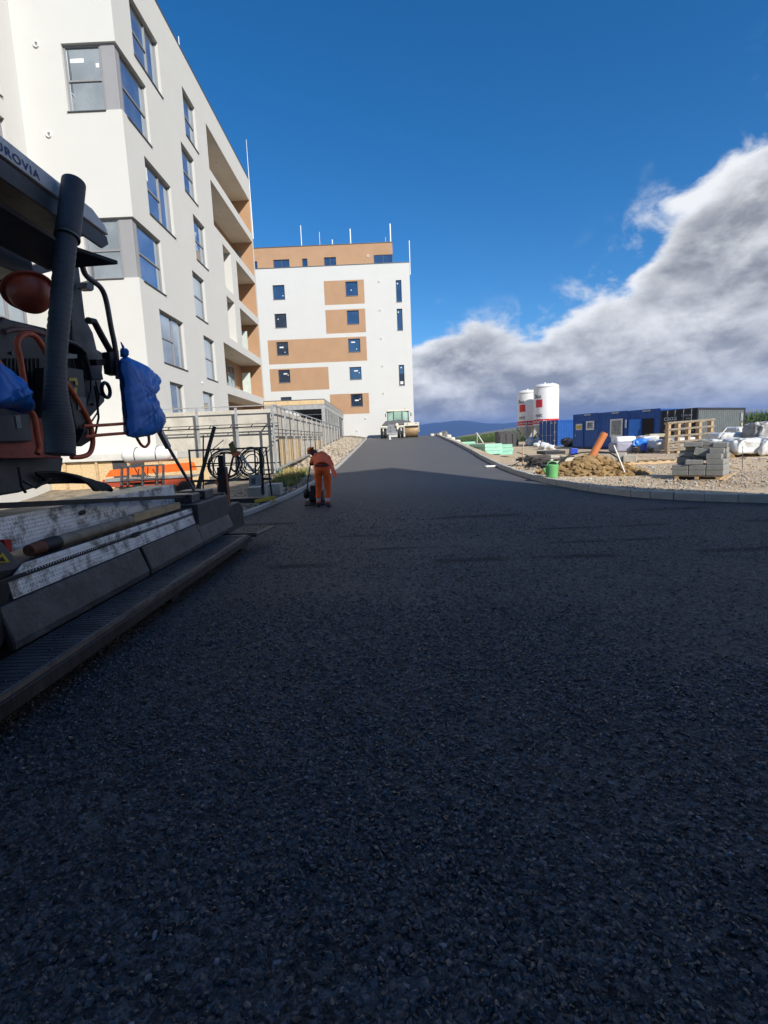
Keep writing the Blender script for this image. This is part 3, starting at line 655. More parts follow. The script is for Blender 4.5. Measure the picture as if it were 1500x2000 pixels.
m = MB(); m.box(XWL+.02, XWL+.05, YWL-.03, 40, -.3, .72); m.box(-5.6, XWL+.02, YWL-.05, YWL-.02, -.3, .2); m.build('dark_membrane', M('dimpled_dark_membrane', (.045,.048,.05), .6, var=.2, bump=.6, bscale=40), rw)
# chipboard sheets stood against the wall behind the railing
for i, (x0, x1) in enumerate(((546, 562), (562, 578), (578, 590), (618, 632))):
    a, b = onX(x0, 880, XWL+.06), onX(x1, 880, XWL+.06); zt = onX(x0, 866 if i < 3 else 868, XWL+.06).z; zb = .74+.02*(a.y-20)
    m = MB(); m.box(XWL+.055, XWL+.075, a.y, b.y-.02, zb, zt+.25)
    tag(m.build('chipboard_sheet', osb, bevel=.003), ['first chipboard sheet from the wall corner behind the railing', 'second chipboard sheet from the wall corner behind the railing', 'third chipboard sheet from the wall corner behind the railing', 'farthest chipboard sheet behind the railing near the worker\'s cap'][i], 'board', 'chipboard sheets against the retaining wall')
XFN = XWL+.22
fe = thing('steel_railing', 'galvanised steel post railing running uphill in front of the concrete wall', 'railing', (XFN, 20.3, .7))
posts = [onX(x, 805, XFN).y for x in (533, 556, 572, 586, 597.5, 608, 617, 625.5, 633)]
while posts[-1] < 46: posts.append(posts[-1]+2.2)
zb = lambda y: .72+.0525*(y-20)
zt = lambda y: 3.16+.004*(y-20)
for y in posts:
    m = MB(); m.box(XFN-.03, XFN+.03, y-.05, y+.05, zb(y), zt(y)); m.build('post', galv, fe, bevel=.006)
mids = []
for a, b in zip(posts, posts[1:]):
    k = max(1, round((b-a)/.8))
    for i in range(1, k): mids.append(a+(b-a)*i/k)
for y in mids: m = MB(); m.box(XFN-.012, XFN+.012, y-.015, y+.015, zb(y), zt(y)); m.build('baluster', grey_steel, fe)
for zo, w in (('t', .05), (2.1, .03), (2.25, .03), ('b', .08)):
    m = MB(); f = (zt if zo == 't' else (zb if zo == 'b' else (lambda y, q=zo: q+.012*(y-20))))
    y1_ = posts[-1] if isinstance(zo, str) else 34
    m.beam((XFN+.032, posts[0]-.05, f(posts[0])), (XFN+.032, y1_, f(y1_)), .04, w); m.build('rail', galv if isinstance(zo, str) else grey_steel, fe)
ff = thing('steel_railing', 'steel railing across the front of the concrete wall beside the white block', 'railing', (-6.5, 20.3, 0))
for x in (383, 460, 531):
    p = onY(x, 800, 20.3); m = MB(); m.box(p.x-.05, p.x+.05, 20.27, 20.33, -.2, 3.2); m.build('post', galv, ff, bevel=.006)
for za, w, mt in ((3.24, .035, galv), (2.52, .03, grey_steel), (2.4, .05, dark_steel), (.92, .045, dark_steel)):
    x0 = -9.2 if za > 1 else -5.4
    m = MB(); m.beam((x0, 20.25, za), (XFN, 20.25, za), .04, w); m.build('rail', mt, ff)
for x in np.arange(-8.9, -4.6, .85): m = MB(); m.beam((x, 20.25, 2.4), (x+.12, 20.25, 2.53), .03, .03); m.build('rail_bracket', dark_steel, ff)
# carport between the wall and the far block
cp = thing('carport', 'grey steel carport with chipboard fascia in front of the far block', 'carport', (-6, 38, 0))
YC, XC, ZC = 38.1, -4.6, 5.06
xs = np.linspace(-9.2, XC, 6)
for a, b in zip(xs, xs[1:]): m = MB(); m.box(a+.008, b-.008, YC-.02, YC+.01, ZC-.36, ZC-.04); m.build('fascia_panel', osb, cp)
ys = np.linspace(YC+.02, 54.8, 10)
for a, b in zip(ys, ys[1:]): m = MB(); m.box(XC-.01, XC+.02, a+.008, b-.008, ZC-.36, ZC-.04); m.build('fascia_panel', M('grey_fascia', (.33,.32,.30), .7), cp)
m = MB(); m.box(-9.2, XC, YC+.012, 54.9, ZC-.04, ZC+.03); m.build('roof', coping, cp)
m = MB(); m.box(-9.2, XC, YC+.0, YC+.16, ZC-.72, ZC-.365); m.build('beam', galv, cp, bevel=.01); m = MB(); m.box(XC-.16, XC, YC+.17, 54.9, ZC-.66, ZC-.365); m.build('beam', galv, cp, bevel=.01)
m = MB(); m.box(XC-.25, XC+.0, YC+.005, YC+.165, 2.4, ZC-.725); m.build('post', galv, cp, bevel=.01)
for y in (40.2, 42, 43.6, 45.2, 47, 49.5, 52, 54.5): m = MB(); m.box(XC-.1, XC-.02, y-.06, y+.06, 2.0, ZC-.665); m.build('post', galv, cp, bevel=.008)
for i, y in enumerate(np.arange(38.5, 50, .55)): m = MB(); m.box(XC-.02, XC+.01, y-.02, y+.02, 2.6, ZC-.40); m.build('vertical_bar', galv, cp)
for z in np.arange(2.3, 4.3, .16): m = MB(); m.box(-9.2, XC-.3, 46.0, 46.02, z, z+.145); m.build('shutter_slat', M('dark_shutter', (.06,.065,.075), .5, .3), cp)
m = MB(); m.box(XC-.35, XC+.02, 50.5, 52.6, 2.0, 4.2); m.build('dark_gate', frame_dark, cp, bevel=.01)
# ------------------------------------------------------------------ rubble bank, gravel, weeds (too small to pick apart)
def stones(name, n, place, r0, r1, mat, label, cat, flat=.6, seed=3):
    ico = bmesh.new(); bmesh.ops.create_icosphere(ico, subdivisions=1, radius=1); ico.verts.ensure_lookup_table()
    base = np.array([v.co for v in ico.verts]); faces = np.array([[v.index for v in f.verts] for f in ico.faces]); ico.free()
    r_ = np.random.default_rng(seed); vs = []; fs = []
    for i in range(n):
        c = place(r_); s = r0+(r1-r0)*r_.random()**2.5
        q = Matrix.Rotation(r_.random()*6.28, 3, 'Z')@Matrix.Rotation(r_.random()*.8, 3, 'X'); A = np.array(q)
        b = base*(1+.35*(r_.random((12, 1))-.5))*np.array([1, .6+.5*r_.random(), flat*(.7+.5*r_.random())])*s
        vs.append(b@A.T+np.array(c)); fs.append(faces+12*i)
    me = bpy.data.meshes.new(name); me.from_pydata(np.concatenate(vs).tolist(), [], np.concatenate(fs).tolist()); me.materials.append(mat); me.update()
    o = bpy.data.objects.new(name, me); COL.objects.link(o); o['kind'] = 'stuff'; return tag(o, label, cat)
def pl_bank(r): y = 22+26*r.random()**1.0; x = xl(y)-.2-1.9*r.random(); return (x, y, gleft(x, y)+.02)
stones('rubble', 2600, pl_bank, .03, .14, rock, 'pale rubble on the bank between kerb and concrete wall', 'rubble')
def pl_l2(r): y = 11.2+9*r.random(); x = xl(y)-.2-2.4*r.random(); return (x, y, gleft(x, y)+.0)
stones('dark_gravel', 2200, pl_l2, .012, .05, M('dark_gravel', (.10,.095,.09), .9, var=.3, scale=9), 'dark gravel beside the left kerb in the shade', 'gravel', seed=5)
def pl_lot(r):
    y = 9+11*r.random(); x = xr(y)+.15+6.5*r.random()**1.6; return (x, y, glot(x, y)+.005)
stones('gravel', 6500, pl_lot, .008, .045, rock_grey, 'loose grey gravel behind the right kerb', 'gravel', seed=6)
def pl_lot2(r): y = 12+20*r.random(); x = xr(y)+.3+14*r.random(); return (x, y, glot(x, y)+.005)
stones('pebbles', 5000, pl_lot2, .01, .05, M('pinkish_pebbles', (.42,.32,.25), .95, var=.35, scale=6), 'pinkish pebbles strewn over the sandy building site', 'pebbles', seed=8)
def blades(name, n, place, h0, h1, mat, label, cat, seed=1, w=.012):
    r_ = np.random.default_rng(seed); mb = MB()
    for i in range(n):
        c = V(place(r_)); h = h0+(h1-h0)*r_.random(); a = r_.random()*6.28; d = V((math.cos(a), math.sin(a), 0)); s = V((-d.y, d.x, 0))*w*(.6+.8*r_.random()); b = d*h*(.2+.5*r_.random())
        mb.add([c-s, c+s, c+b*.4+Z*h*.6+s*.7, c+b*.4+Z*h*.6-s*.7, c+b+Z*h], [(0,1,2,3), (3,2,4)])
    o = mb.build(name, mat, kind='stuff'); return tag(o, label, cat)
grass_m = M('weedy_grass', (.17, .19, .055), .8, var=.5, scale=6)
def pl_g(r): y = 17.2+3.0*r.random(); x = -4.35+1.1*r.random(); return (x, y, gleft(x, y)-.02)
blades('grass', 2600, pl_g, .05, .30, grass_m, 'yellowish green weeds at the foot of the retaining wall', 'weeds', w=.014)
straw_m = M('dry_straw', (.45, .35, .14), .9, var=.3, scale=6)
def pl_s(r): y = 18.6+1.8*r.random(); x = -4.2+.8*r.random(); return (x, y, gleft(x, y)-.02)
blades('dry_grass', 900, pl_s, .08, .40, straw_m, 'dry yellow grass against the dark membrane of the retaining wall', 'grass', seed=4, w=.014)

# ================================================================== asphalt paver
def pX(X, pts): return [onX(x, y, X) for x, y in pts]
def puffy(name, X, outline, thick, mat, parent=None, rings=16, seed=1, wr=.05):
    pts = pX(X, outline)
    # densify the outline
    dn = []
    for a, b in zip(pts, pts[1:]+pts[:1]):
        k = max(1, int((b-a).length/.014)); dn += [a.lerp(b, i/k) for i in range(k)]
    c = sum(dn, V((0,0,0)))/len(dn); n = len(dn); mb = MB(); vs = []; fs = []
    for sgn in (1, -1):
        for k in range(rings+1):
            t = 1-k/rings
            for p in dn:
                q = c.lerp(p, t); b = math.sqrt(max(0, 1-t**2.2))*thick/2
                nz = mnoise.noise(V((q.y*7+seed, q.z*5, sgn*3+seed)))*wr*.7+(.35-abs(mnoise.noise(V((q.y*16+q.z*5+seed, q.z*4, sgn+seed)))))*wr*1.2+(.3-abs(mnoise.noise(V((q.y*6-q.z*11, q.z*3+seed, sgn)))))*wr*.8
                q = q+V((sgn*(b+nz*(1-t*.75)), nz*.3, nz*.2)); vs.append(q)
    for s in (0, 1):
        o = s*(rings+1)*n
        for k in range(rings):
            for j in range(n):
                a, b = o+k*n+j, o+k*n+(j+1) % n; fs.append((a, b, b+n, a+n) if s == 0 else (b, a, a+n, b+n))
    mb.add(vs, fs, 0, True); return mb.build(name, mat, parent)
pv = thing('asphalt_paver', 'dark asphalt paver with long screed walkway and white-edged canopy on the left', 'paver', (-3.2, 4.6, 0))
def part(name, mb, mat, bevel=0, parent=None): return mb.build(name, mat, parent or pv, bevel=bevel)
# screed ---------------------------------------------------------
m = MB(); m.box(-2.135, -2.11, .9, 7.35, .12, .205); part('edge_plate', m, M('rusty_dark_steel', (.05,.045,.042), .55, .4, var=.4, scale=7, dirt=(.13,.11,.09), dirt_amt=.6, dscale=9, stretch=(1, 4, .5)), .004)
m = MB(); m.box(-2.5, -2.15, .9, 7.25, .20, .238); wk = part('walkway', m, M('worn_walkway', (.085,.085,.09), .42, .3, var=.3, scale=5, bump=.4, bscale=70, dirt=(.13,.13,.14), dirt_amt=.35, dscale=14), .006)
m = MB()
for y in np.arange(1.0, 7.2, .05):
    m.box(-2.48, -2.17, y, y+.012, .238, .2415)
m.build('grip_ribs', grey_steel, wk)['kind'] = 'stuff'
m = MB(); m.box(-2.145, -2.137, .9, 7.3, .20, .232); part('edge_strip', m, M('bare_rust_edge', (.20,.17,.14), .5, .5, var=.4, scale=9))
for y in (1.6, 4.6, 6.9): m = MB(); m.box(-2.30, -2.14, y, y+.16, .05, .198); part('walkway_bracket', m, dark_steel, .005)
flap_m = M('dusty_black_plate', (.050,.050,.055), .5, .2, var=.45, scale=4, bump=.3, bscale=30, dirt=(.16,.155,.15), dirt_amt=.55, dscale=6)
for a, b in ((3.08, 4.93), (4.99, 6.45), (6.46, 7.75)):
    m = MB(); m.prism([(-2.50,a,.245),(-2.50,a+.02,.30),(-2.575,a,.54),(-2.60,a,.54),(-2.55,a,.245)], (0, b-a, 0)); recalc(part('skirt_plate', m, flap_m, .008))
def plate(name, P, ya, yb, chamfer=0):       # P: (x,z) bottom / top edge
    (xa, za), (xb, zb_) = P; m = MB()
    m.prism([(xa,ya,za),(xa,yb,za),(xb,yb,zb_),(xb,ya+chamfer,zb_),(xa+(xb-xa)*.6,ya,za+(zb_-za)*.6)], (-.012, 0, 0)); o = recalc(part(name, m, checker, .002))
    t = MB(); d = V((xb-xa, 0, zb_-za)); L_ = d.length; d.normalize(); nrm = V((d.z, 0, -d.x)) if d.z*1 > 0 else V((1,0,0))
    k = 0
    for i, y in enumerate(np.arange(ya+.02, yb-.02, .032)):
        for j, s in enumerate(np.arange(.018, L_-.01, .032)):
            if y < ya+chamfer*.9 and s > L_*.55: continue
            an = math.radians(45 if (i//3+j//3) % 2 else -45)
            # bars lie in groups of three turned against each other, as on five-bar tread
            c = V((xa, y, za))+d*s+nrm*.0015; u = V((0,1,0))*math.cos(an)+d*math.sin(an); w = (V((0,1,0))*-math.sin(an)+d*math.cos(an))
            p = [c+u*e*.011+w*f*.0032 for e, f in ((-1,-.4),(0,-1),(1,-.4),(1,.4),(0,1),(-1,.4))]
            t.add(p+[q+nrm*.0028 for q in p], [(6,7,8,9,10,11)]+[(q, (q+1) % 6, (q+1) % 6+6, q+6) for q in range(6)])
    t.build('tread_pattern', checker, o)['kind'] = 'stuff'
    return o
lo = plate('step_plate', ((-2.60, .545), (-2.635, .755)), 3.25, 6.5, .18)
up = plate('upper_step_plate', ((-2.93, .79), (-2.965, 1.06)), 2.6, 6.75)
m = MB(); m.box(-2.94, -2.655, 2.7, 6.6, .70, .752); part('ledge', m, dark_steel, .004)
m = MB(); m.box(-3.45, -2.99, 2.2, 6.9, .95, 1.055); part('screed_top', m, grey_steel, .01)
m = MB(); m.box(-3.4, -2.62, 1.0, 7.7, .15, .70); part('screed_body', m, dark_steel, .01)
def slot(cx, cy, X, w, h, parent):
    c = onX(cx, cy, X); m = MB(); k = 10; ring = []
    for i in range(24):
        a = 2*math.pi*i/24; e = w/2-h/2; ring.append(V((X, c.y+(e if math.cos(a) > 0 else -e)+h/2*math.cos(a), c.z+h/2*math.sin(a))))
    m.prism(ring, (.004, 0, 0)); recalc(m.build('grip_slot_shade', black_rubber, parent))  # raised dark plate paints the shade of an open handle hole
slot(265, 1044, -2.612, .16, .05, lo); slot(161, 1001, -2.94, .10, .045, up)
def pl_walk(r): return (-2.47+.30*r.random(), 1.2+6.0*r.random(), .242)
def pl_ledge(r): return (-2.90+.24*r.random(), 2.8+3.8*r.random(), .756)
for pf_, n_c, sd, lab_ in ((pl_walk, 260, 41, 'crumbs of asphalt lying on the walkway of the paver screed'), (pl_ledge, 220, 42, 'crumbs of asphalt caught on the ledge of the paver screed')):
    stones('asphalt_crumbs', n_c, pf_, .003, .012, M('bitumen_crumb', (.03,.03,.032), .5, var=.4, scale=20), lab_, 'crumbs', seed=sd)
# far end of the screed
m = MB(); m.box(-3.2, -2.56, 6.52, 7.78, .24, .80); part('end_box', m, M('matt_grey_steel', (.075,.075,.08), .6, .2, var=.2, scale=4, dirt=(.03,.03,.03), dirt_amt=.4), .012)
m = MB(); m.prism([(-2.62,7.82,.15),(-2.62,8.75,.15),(-2.62,8.75,.48),(-2.62,8.55,.60),(-2.62,7.82,.60)], (-.6,0,0)); recalc(part('end_gate', m, flap_m, .01))
m = MB(); m.box(-2.56, -2.05, 7.40, 7.46, .17, .23); m.beam((-2.1, 7.35, .2), (-1.98, 8.15, .2), .12, .02); m.box(-2.4, -2.2, 7.2, 7.5, .08, .19); part('end_bracket', m, dark_steel, .004)
m = MB(); m.box(-2.9, -2.76, 8.36, 8.52, .45, 1.22); m.box(-2.88, -2.79, 8.39, 8.48, 1.22, 1.42); part('end_post', m, dark_steel, .01)
m = MB(); m.box(-2.758, -2.745, 8.37, 8.41, .6, 1.10); part('red_strip', m, orange_red)
for y, z, w in ((6.7, .83, .3), (7.2, .84, .35)): m = MB(); m.box(-3.1, -2.7, y, y+w, .80, z+.09); part('screed_cover', m, grey_steel, .012)
m = MB(); m.beam((-3.0, 2.6, 1.245), (-2.72, 7.95, .79), .045, .045); part('levelling_beam', m, dark_steel, .004)
m = MB(); m.box(-2.78, -2.66, 7.93, 7.98, .62, .82); part('beam_end', m, wood_grey)
# near end: sloped grey housing with warning triangle
m = MB(); m.prism(pX(-2.55, [(-30, 1035), (8, 1062), (40, 1103), (30, 1112), (-30, 1125)]), (-.22, 0, 0)); wb = recalc(part('control_housing', m, M('grey_housing', (.10,.105,.115), .5, var=.1), .008))
m = MB(); m.prism(pX(-2.545, [(-14, 1100), (5, 1079), (19, 1098)]), (.002,0,0)); recalc(m.build('warning_triangle', M('warning_yellow', (.62,.47,.03), .6), wb))
m = MB(); m.prism(pX(-2.541, [(-6, 1096), (4, 1087), (11, 1096)]), (.002,0,0)); recalc(m.build('warning_symbol', black_rubber, wb))
m = MB(); m.prism(pX(-2.7, [(7, 1054), (22, 1053), (24, 1078), (15, 1075)]), (-.05,0,0)); recalc(part('red_lamp', m, M('red_lens', (.45,.03,.02), .3)))
m = MB(); m.prism([(-2.56,1.2,.25),(-2.56,3.0,.25),(-2.56,3.12,.36),(-2.56,3.05,.75),(-2.56,1.2,.75)], (-.4,0,0)); recalc(part('near_screed_box', m, dark_steel, .01))
# tractor behind --------------------------------------------------
body = M('flare_lifted_machine_paint', (.060,.064,.072), .5, .1, var=.2, scale=3, bump=.1, bscale=30, dirt=(.06,.055,.05), dirt_amt=.3)  # dark paint, its base colour lightened to carry a lens-flare veil
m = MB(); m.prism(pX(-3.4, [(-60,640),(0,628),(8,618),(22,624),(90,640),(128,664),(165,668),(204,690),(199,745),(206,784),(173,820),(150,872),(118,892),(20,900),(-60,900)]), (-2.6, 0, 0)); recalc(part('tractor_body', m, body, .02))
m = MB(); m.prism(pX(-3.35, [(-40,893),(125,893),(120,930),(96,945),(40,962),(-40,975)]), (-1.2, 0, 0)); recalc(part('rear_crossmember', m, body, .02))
m = MB(); m.prism(pX(-3.2, [(-40,862),(58,860),(60,816),(84,817),(117,873),(120,894),(-40,896)]), (-.05, 0, 0)); recalc(part('red_side_panel', m, M('dark_red_panel', (.36,.07,.05), .55, var=.15, scale=4, dirt=(.08,.03,.02), dirt_amt=.4), .006))
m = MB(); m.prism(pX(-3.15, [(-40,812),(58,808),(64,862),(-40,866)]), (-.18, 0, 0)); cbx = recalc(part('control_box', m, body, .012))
m = MB(); m.prism(pX(-3.146, [(29,812),(38,811),(42,836),(33,837)]), (.003,0,0)); recalc(m.build('label_plate', M('dull_label', (.28,.3,.28), .7), cbx))
m = MB(); m.prism(pX(-3.0, [(134,738),(150,738),(152,752),(147,752),(146,744),(134,744)]), (.003,0,0)); m.prism(pX(-3.0, [(144,757),(150,757),(150,772),(145,772)]), (.003,0,0)); recalc(part('yellow_marking', m, yellow))
m = MB(); m.prism(pX(-3.01, [(126,716),(163,722),(172,822),(150,840)]), (-.3,0,0)); recalc(part('side_cover', m, M('dark_grey_cover', (.04,.043,.047), .5, var=.15), .01))
for pts, r, mt, nm, X in (
    ([(73,886),(77,874),(73,850),(67,815),(57,798),(50,767),(39,700),(34,680),(34,667),(41,656),(57,652),(71,659),(86,681),(97,700),(142,767),(173,820),(180,848),(181,868),(175,885),(160,892),(140,893)], .024, orange_red, 'handrail', -3.0),
    ([(-20,690),(0,712),(16,736),(40,775)], .022, orange_red, 'handrail', -2.9),
    ([(7,648),(25,643),(55,643),(85,652)], .026, M('dull_red_grey', (.17,.08,.07), .5), 'hand_bar', -3.2),
    ([(163,832),(205,830),(249,826),(257,818),(265,800),(273,795),(281,799),(286,815),(291,858),(289,868),(283,873),(275,868),(265,852),(256,846),(205,849),(166,853)], .017, orange_red, 'control_arm', -2.95),
    ([(153,487),(158,508),(166,535),(180,548),(195,560),(204,576),(210,600),(217,640),(225,680),(231,740)], .028, grey_steel, 'mast', -3.0),
    ([(172,626),(184,628),(198,655),(222,698)], .035, dark_steel, 'strut', -3.05),
    ([(128,664),(148,672),(160,680)], .02, grey_steel, 'grab_bar', -3.1)):
    q = pX(X, pts); 
    if len(q) > 5:   # smooth the path a little
        sm = []
        for i in range(len(q)-1):
            p0, p1, p2, p3 = q[max(i-1,0)], q[i], q[i+1], q[min(i+2,len(q)-1)]
            for t in (0, .25, .5, .75): sm.append(.5*((2*p1)+(p2-p0)*t+(2*p0-5*p1+4*p2-p3)*t*t+(3*p1-p0-3*p2+p3)*t**3))
        q = sm+[q[-1]]
    m = MB(); m.tube(q, r, 10); part(nm, m, mt)
m = MB(); m.prism(pX(-3.1, [(170,552),(184,548),(184,566),(180,569),(168,563)]), (-.1,0,0)); recalc(part('work_lamp', m, grey_steel, .006))
m = MB(); m.prism(pX(-3.05, [(188,702),(216,699),(216,713),(190,714)]), (-.08,0,0)); m.prism(pX(-3.0, [(214,688),(232,684),(236,722),(230,734),(219,730)]), (-.09,0,0)); recalc(part('mast_clamp', m, dark_steel, .006))
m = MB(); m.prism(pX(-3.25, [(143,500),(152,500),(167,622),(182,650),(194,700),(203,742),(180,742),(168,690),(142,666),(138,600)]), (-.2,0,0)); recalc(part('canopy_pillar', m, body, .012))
rg = onX(207, 762, -3.3); m = MB(); m.tube([rg+V((0, .085*math.cos(a), .085*math.sin(a))) for a in np.linspace(0, 2*math.pi, 21)], .022, 8); part('lifting_ring', m, dark_steel)
# corrugated fume duct
q = pX(-2.62, [(144,357),(137,420),(127,500),(118,600),(110,690),(109,760),(112,810),(117,850),(118,888)]); dn = []
for i in range(len(q)-1):
    p0, p1, p2, p3 = q[max(i-1,0)], q[i], q[i+1], q[min(i+2,len(q)-1)]
    for t in np.linspace(0, 1, 22, endpoint=False): dn.append(.5*((2*p1)+(p2-p0)*t+(2*p0-5*p1+4*p2-p3)*t*t+(3*p1-p0-3*p2+p3)*t**3))
base_r = [(.093 if i < 34 else .078+.030*sst((i-95)/50))+(0 if i < 34 else .0028*math.sin(i*math.pi/1.5)) for i in range(len(dn))]
m = MB(); m.tube(dn, base_r, 20); part('fume_duct', m, M('flare_lifted_duct', (.062,.065,.074), .55, .0, var=.15, scale=3))  # black duct with lens-flare greying put into its base colour
m = MB(); m.tube([dn[34], dn[35]], .098, 20); part('duct_clamp', m, grey_steel)
# canopy
xc = -2.75; m = MB()
A = [onX(-200, 100, xc), onX(0, 263, xc), onX(108, 352, xc), onX(120, 371, xc), onX(96, 372, xc), onX(0, 300, xc), onX(-200, 146, xc)]
zt_ = onX(0, 263, xc).z; zb2 = onX(0, 300, xc).z; ye = onX(122, 372, xc).y; ye2 = onX(214, 474, xc).y
m.prism([(xc,1.2,zb2),(xc,1.2,zt_),(xc,ye2-.25,zt_),(xc,ye2-.05,zt_-.07),(xc,ye2,zb2)], (-.05,0,0)); fa = recalc(part('canopy_fascia', m, M('dusty_white_paint', (.76,.77,.79), .5, var=.05, scale=3, dirt=(.35,.35,.35), dirt_amt=.3), .008))
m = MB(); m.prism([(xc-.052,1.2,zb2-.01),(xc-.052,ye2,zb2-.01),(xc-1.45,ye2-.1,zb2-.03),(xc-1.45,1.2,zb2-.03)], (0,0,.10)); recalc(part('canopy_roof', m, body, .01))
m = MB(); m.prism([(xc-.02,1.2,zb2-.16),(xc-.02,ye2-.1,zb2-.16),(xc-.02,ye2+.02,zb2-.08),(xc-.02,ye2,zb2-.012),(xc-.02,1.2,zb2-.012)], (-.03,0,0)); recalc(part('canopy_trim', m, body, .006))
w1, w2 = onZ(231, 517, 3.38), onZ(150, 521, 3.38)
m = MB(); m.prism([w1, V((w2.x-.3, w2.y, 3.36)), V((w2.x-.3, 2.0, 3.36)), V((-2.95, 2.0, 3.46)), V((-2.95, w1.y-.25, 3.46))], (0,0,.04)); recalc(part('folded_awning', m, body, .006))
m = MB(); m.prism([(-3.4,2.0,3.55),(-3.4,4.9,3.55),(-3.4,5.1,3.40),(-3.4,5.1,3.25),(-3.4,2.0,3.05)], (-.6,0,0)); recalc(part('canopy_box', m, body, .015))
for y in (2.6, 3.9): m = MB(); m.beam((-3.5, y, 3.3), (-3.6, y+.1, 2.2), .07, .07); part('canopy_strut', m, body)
text_on('lettering', 'EUROVIA', .088, (xc, onX(81, 343, xc).y, zb2+.022), (0,1,0), (0,0,1), (1,0,0), M('blue_lettering', (.04,.06,.20), .5), fa, bold=.002, spacing=1.15)
_t = fa.children[-1]; _w = max(v.co.y for v in _t.data.vertices)-min(v.co.y for v in _t.data.vertices)
_s = (onX(76, 345, xc).y-onX(0, 285, xc).y)*1.30/_w
for v_ in _t.data.vertices: pass
ymx = max(v.co.y for v in _t.data.vertices); yend = onX(77, 345, xc).y-pv.location.y-fa.location.y
for v_ in _t.data.vertices: v_.co.y = yend-(ymx-v_.co.y)*_s
# hydraulic hoses
for i in range(9):
    a = onX(70+i*3, 925+i*2, -3.3); b = onX(120+i*9, 917+i*2.5, -3.2); c = onX(165+i*6, 930+i*2, -3.15); d = onX(185+i*4, 958, -3.1); pts = []
    for t in np.linspace(0, 1, 14): pts.append(a*(1-t)**3+b*3*t*(1-t)**2+c*3*t*t*(1-t)+d*t**3)
    m = MB(); m.tube(pts, .016+.004*(i % 3), 8); part('hydraulic_hose', m, black_rubber)
m = MB(); m.beam(onX(312, 842, -2.9), onX(329, 874, -2.9), .06, .06); m.tube([onX(328, 872, -2.9), onX(381, 962, -2.9)], .022, 10); part('jack_rod', m, M('chromed_rod', (.35,.33,.36), .3, .8, var=.2))
m = MB(); m.tube([onX(36,912,-3.1), onX(42,950,-3.1), onX(50,962,-3.1)], .012, 8); m.tube([onX(45,940,-3.1), onX(70,953,-3.1), onX(100,935,-3.1)], .01, 8); part('cable', m, black_rubber)
# small fittings on the tractor
r_f = random.Random(21)
for i in range(8):
    x, y = 132+r_f.uniform(0, 55), 700+r_f.uniform(0, 60); pts = [onX(x, y, -3.3+.0), onX(x+r_f.uniform(-6, 8), y+30, -3.28), onX(x+r_f.uniform(-14, 14), y+62, -3.3), onX(x+r_f.uniform(-20, 16), y+95, -3.32)]
    m = MB(); m.tube(pts, r_f.uniform(.007, .014), 7); part('cable', m, black_rubber)
gp_ = MB()
for k in range(9): a = onX(12+k*8, 700, -3.385); b = onX(14+k*8, 770, -3.385); gp_.beam(a, b, .02, .012)
part('grille', gp_, dark_steel)
for (x, y) in ((10,650),(60,648),(112,672),(150,682),(190,700),(196,770),(160,810),(180,790),(20,690),(150,700)):
    c = onX(x, y, -3.4); m = MB(); m.cyl(c, c+V((.025,0,0)), .016, 6); part('bolt', m, grey_steel)
for (x0, y0, x1, y1, c_) in ((152,775,168,800,'pale_green_label'), (128,690,150,700,'dull_label')):
    m = MB(); m.prism(pX(-3.0 if y0 > 700 else -3.005, [(x0,y0),(x1,y0+2),(x1,y1),(x0,y1)]), (.003,0,0)); recalc(part('label_plate', m, M(c_, (.16,.2,.18), .6)))
m = MB(); m.prism(pX(-3.2, [(168,828),(178,822),(184,846),(176,862),(160,872),(150,868),(160,850)]), (-.15,0,0)); recalc(part('valve_block', m, dark_steel, .006))
for k in range(4): m = MB(); c = onX(156+k*7, 838+k*6, -3.1); m.cyl(c, c+V((0,.0,.06)), .018, 8); part('fitting', m, grey_steel)
m = MB(); m.beam(onX(0, 545, -4.0), onX(95, 520, -4.0), .08, .1); part('canopy_rail', m, body)
# things on or hanging from the paver
bag = puffy('plastic_sheet', -2.9, [(236,700),(246,696),(275,709),(306,736),(298,750),(289,764),(303,795),(318,828),(312,842),(298,850),(262,856),(250,853),(246,800)], .26, blue_film, seed=3)
_k = onX(240, 697, -2.9); m = MB(); m.blob(_k+V((.02,0,.03)), (.05,.03,.05), 5, .5, 2); m.tube([_k+V((.02,0,0)), _k+V((.03,-.03,.10)), _k+V((.02,-.05,.15))], [.02,.015,.006], 8); m.build('tied_end', blue_film, bag)
tag(bag, 'blue plastic sheet wrapped over the control panel on the paver mast', 'plastic sheet')
bag2 = puffy('plastic_sheet', -2.85, [(-40,690),(0,718),(14,733),(32,758),(47,783),(55,804),(46,808),(20,799),(-40,796)], .3, blue_film, seed=9)
tag(bag2, 'blue plastic sheet at the left edge under an orange handrail of the paver', 'plastic sheet')
hc = onX(58, 572, -2.95); hh = thing('hard_hat', 'orange-red hard hat hanging upside down under the paver canopy', 'hard hat', hc)
m = MB(); R_ = .17; prof = [(0, -.155), (.06, -.15), (.11, -.125), (.145, -.08), (.165, -.02), (.168, .02)]
m.lathe(hc, prof, 28); o = m.build('shell', M('hard_hat_plastic', (.50,.10,.055), .4, var=.05), hh)
m = MB(); m.lathe(hc+V((0,-.0,.02)), [(.16,0),(.20,-.012),(.205,0),(.165,.012)], 28); m.build('brim', MATS['hard_hat_plastic'], hh)
m = MB(); m.tube([hc+V((.0,-.1,.02)), hc+V((0,-.05,.09)), hc+V((0,.03,.16)), hc+V((0,.06,.25))], .008, 6); m.tube([hc+V((.05,.1,.02)), hc+V((.02,.08,.12)), hc+V((0,.06,.25))], .008, 6); m.build('chin_strap', black_rubber, hh)
for o in hh.children: o.rotation_euler = (math.radians(-22), math.radians(-30), 0)
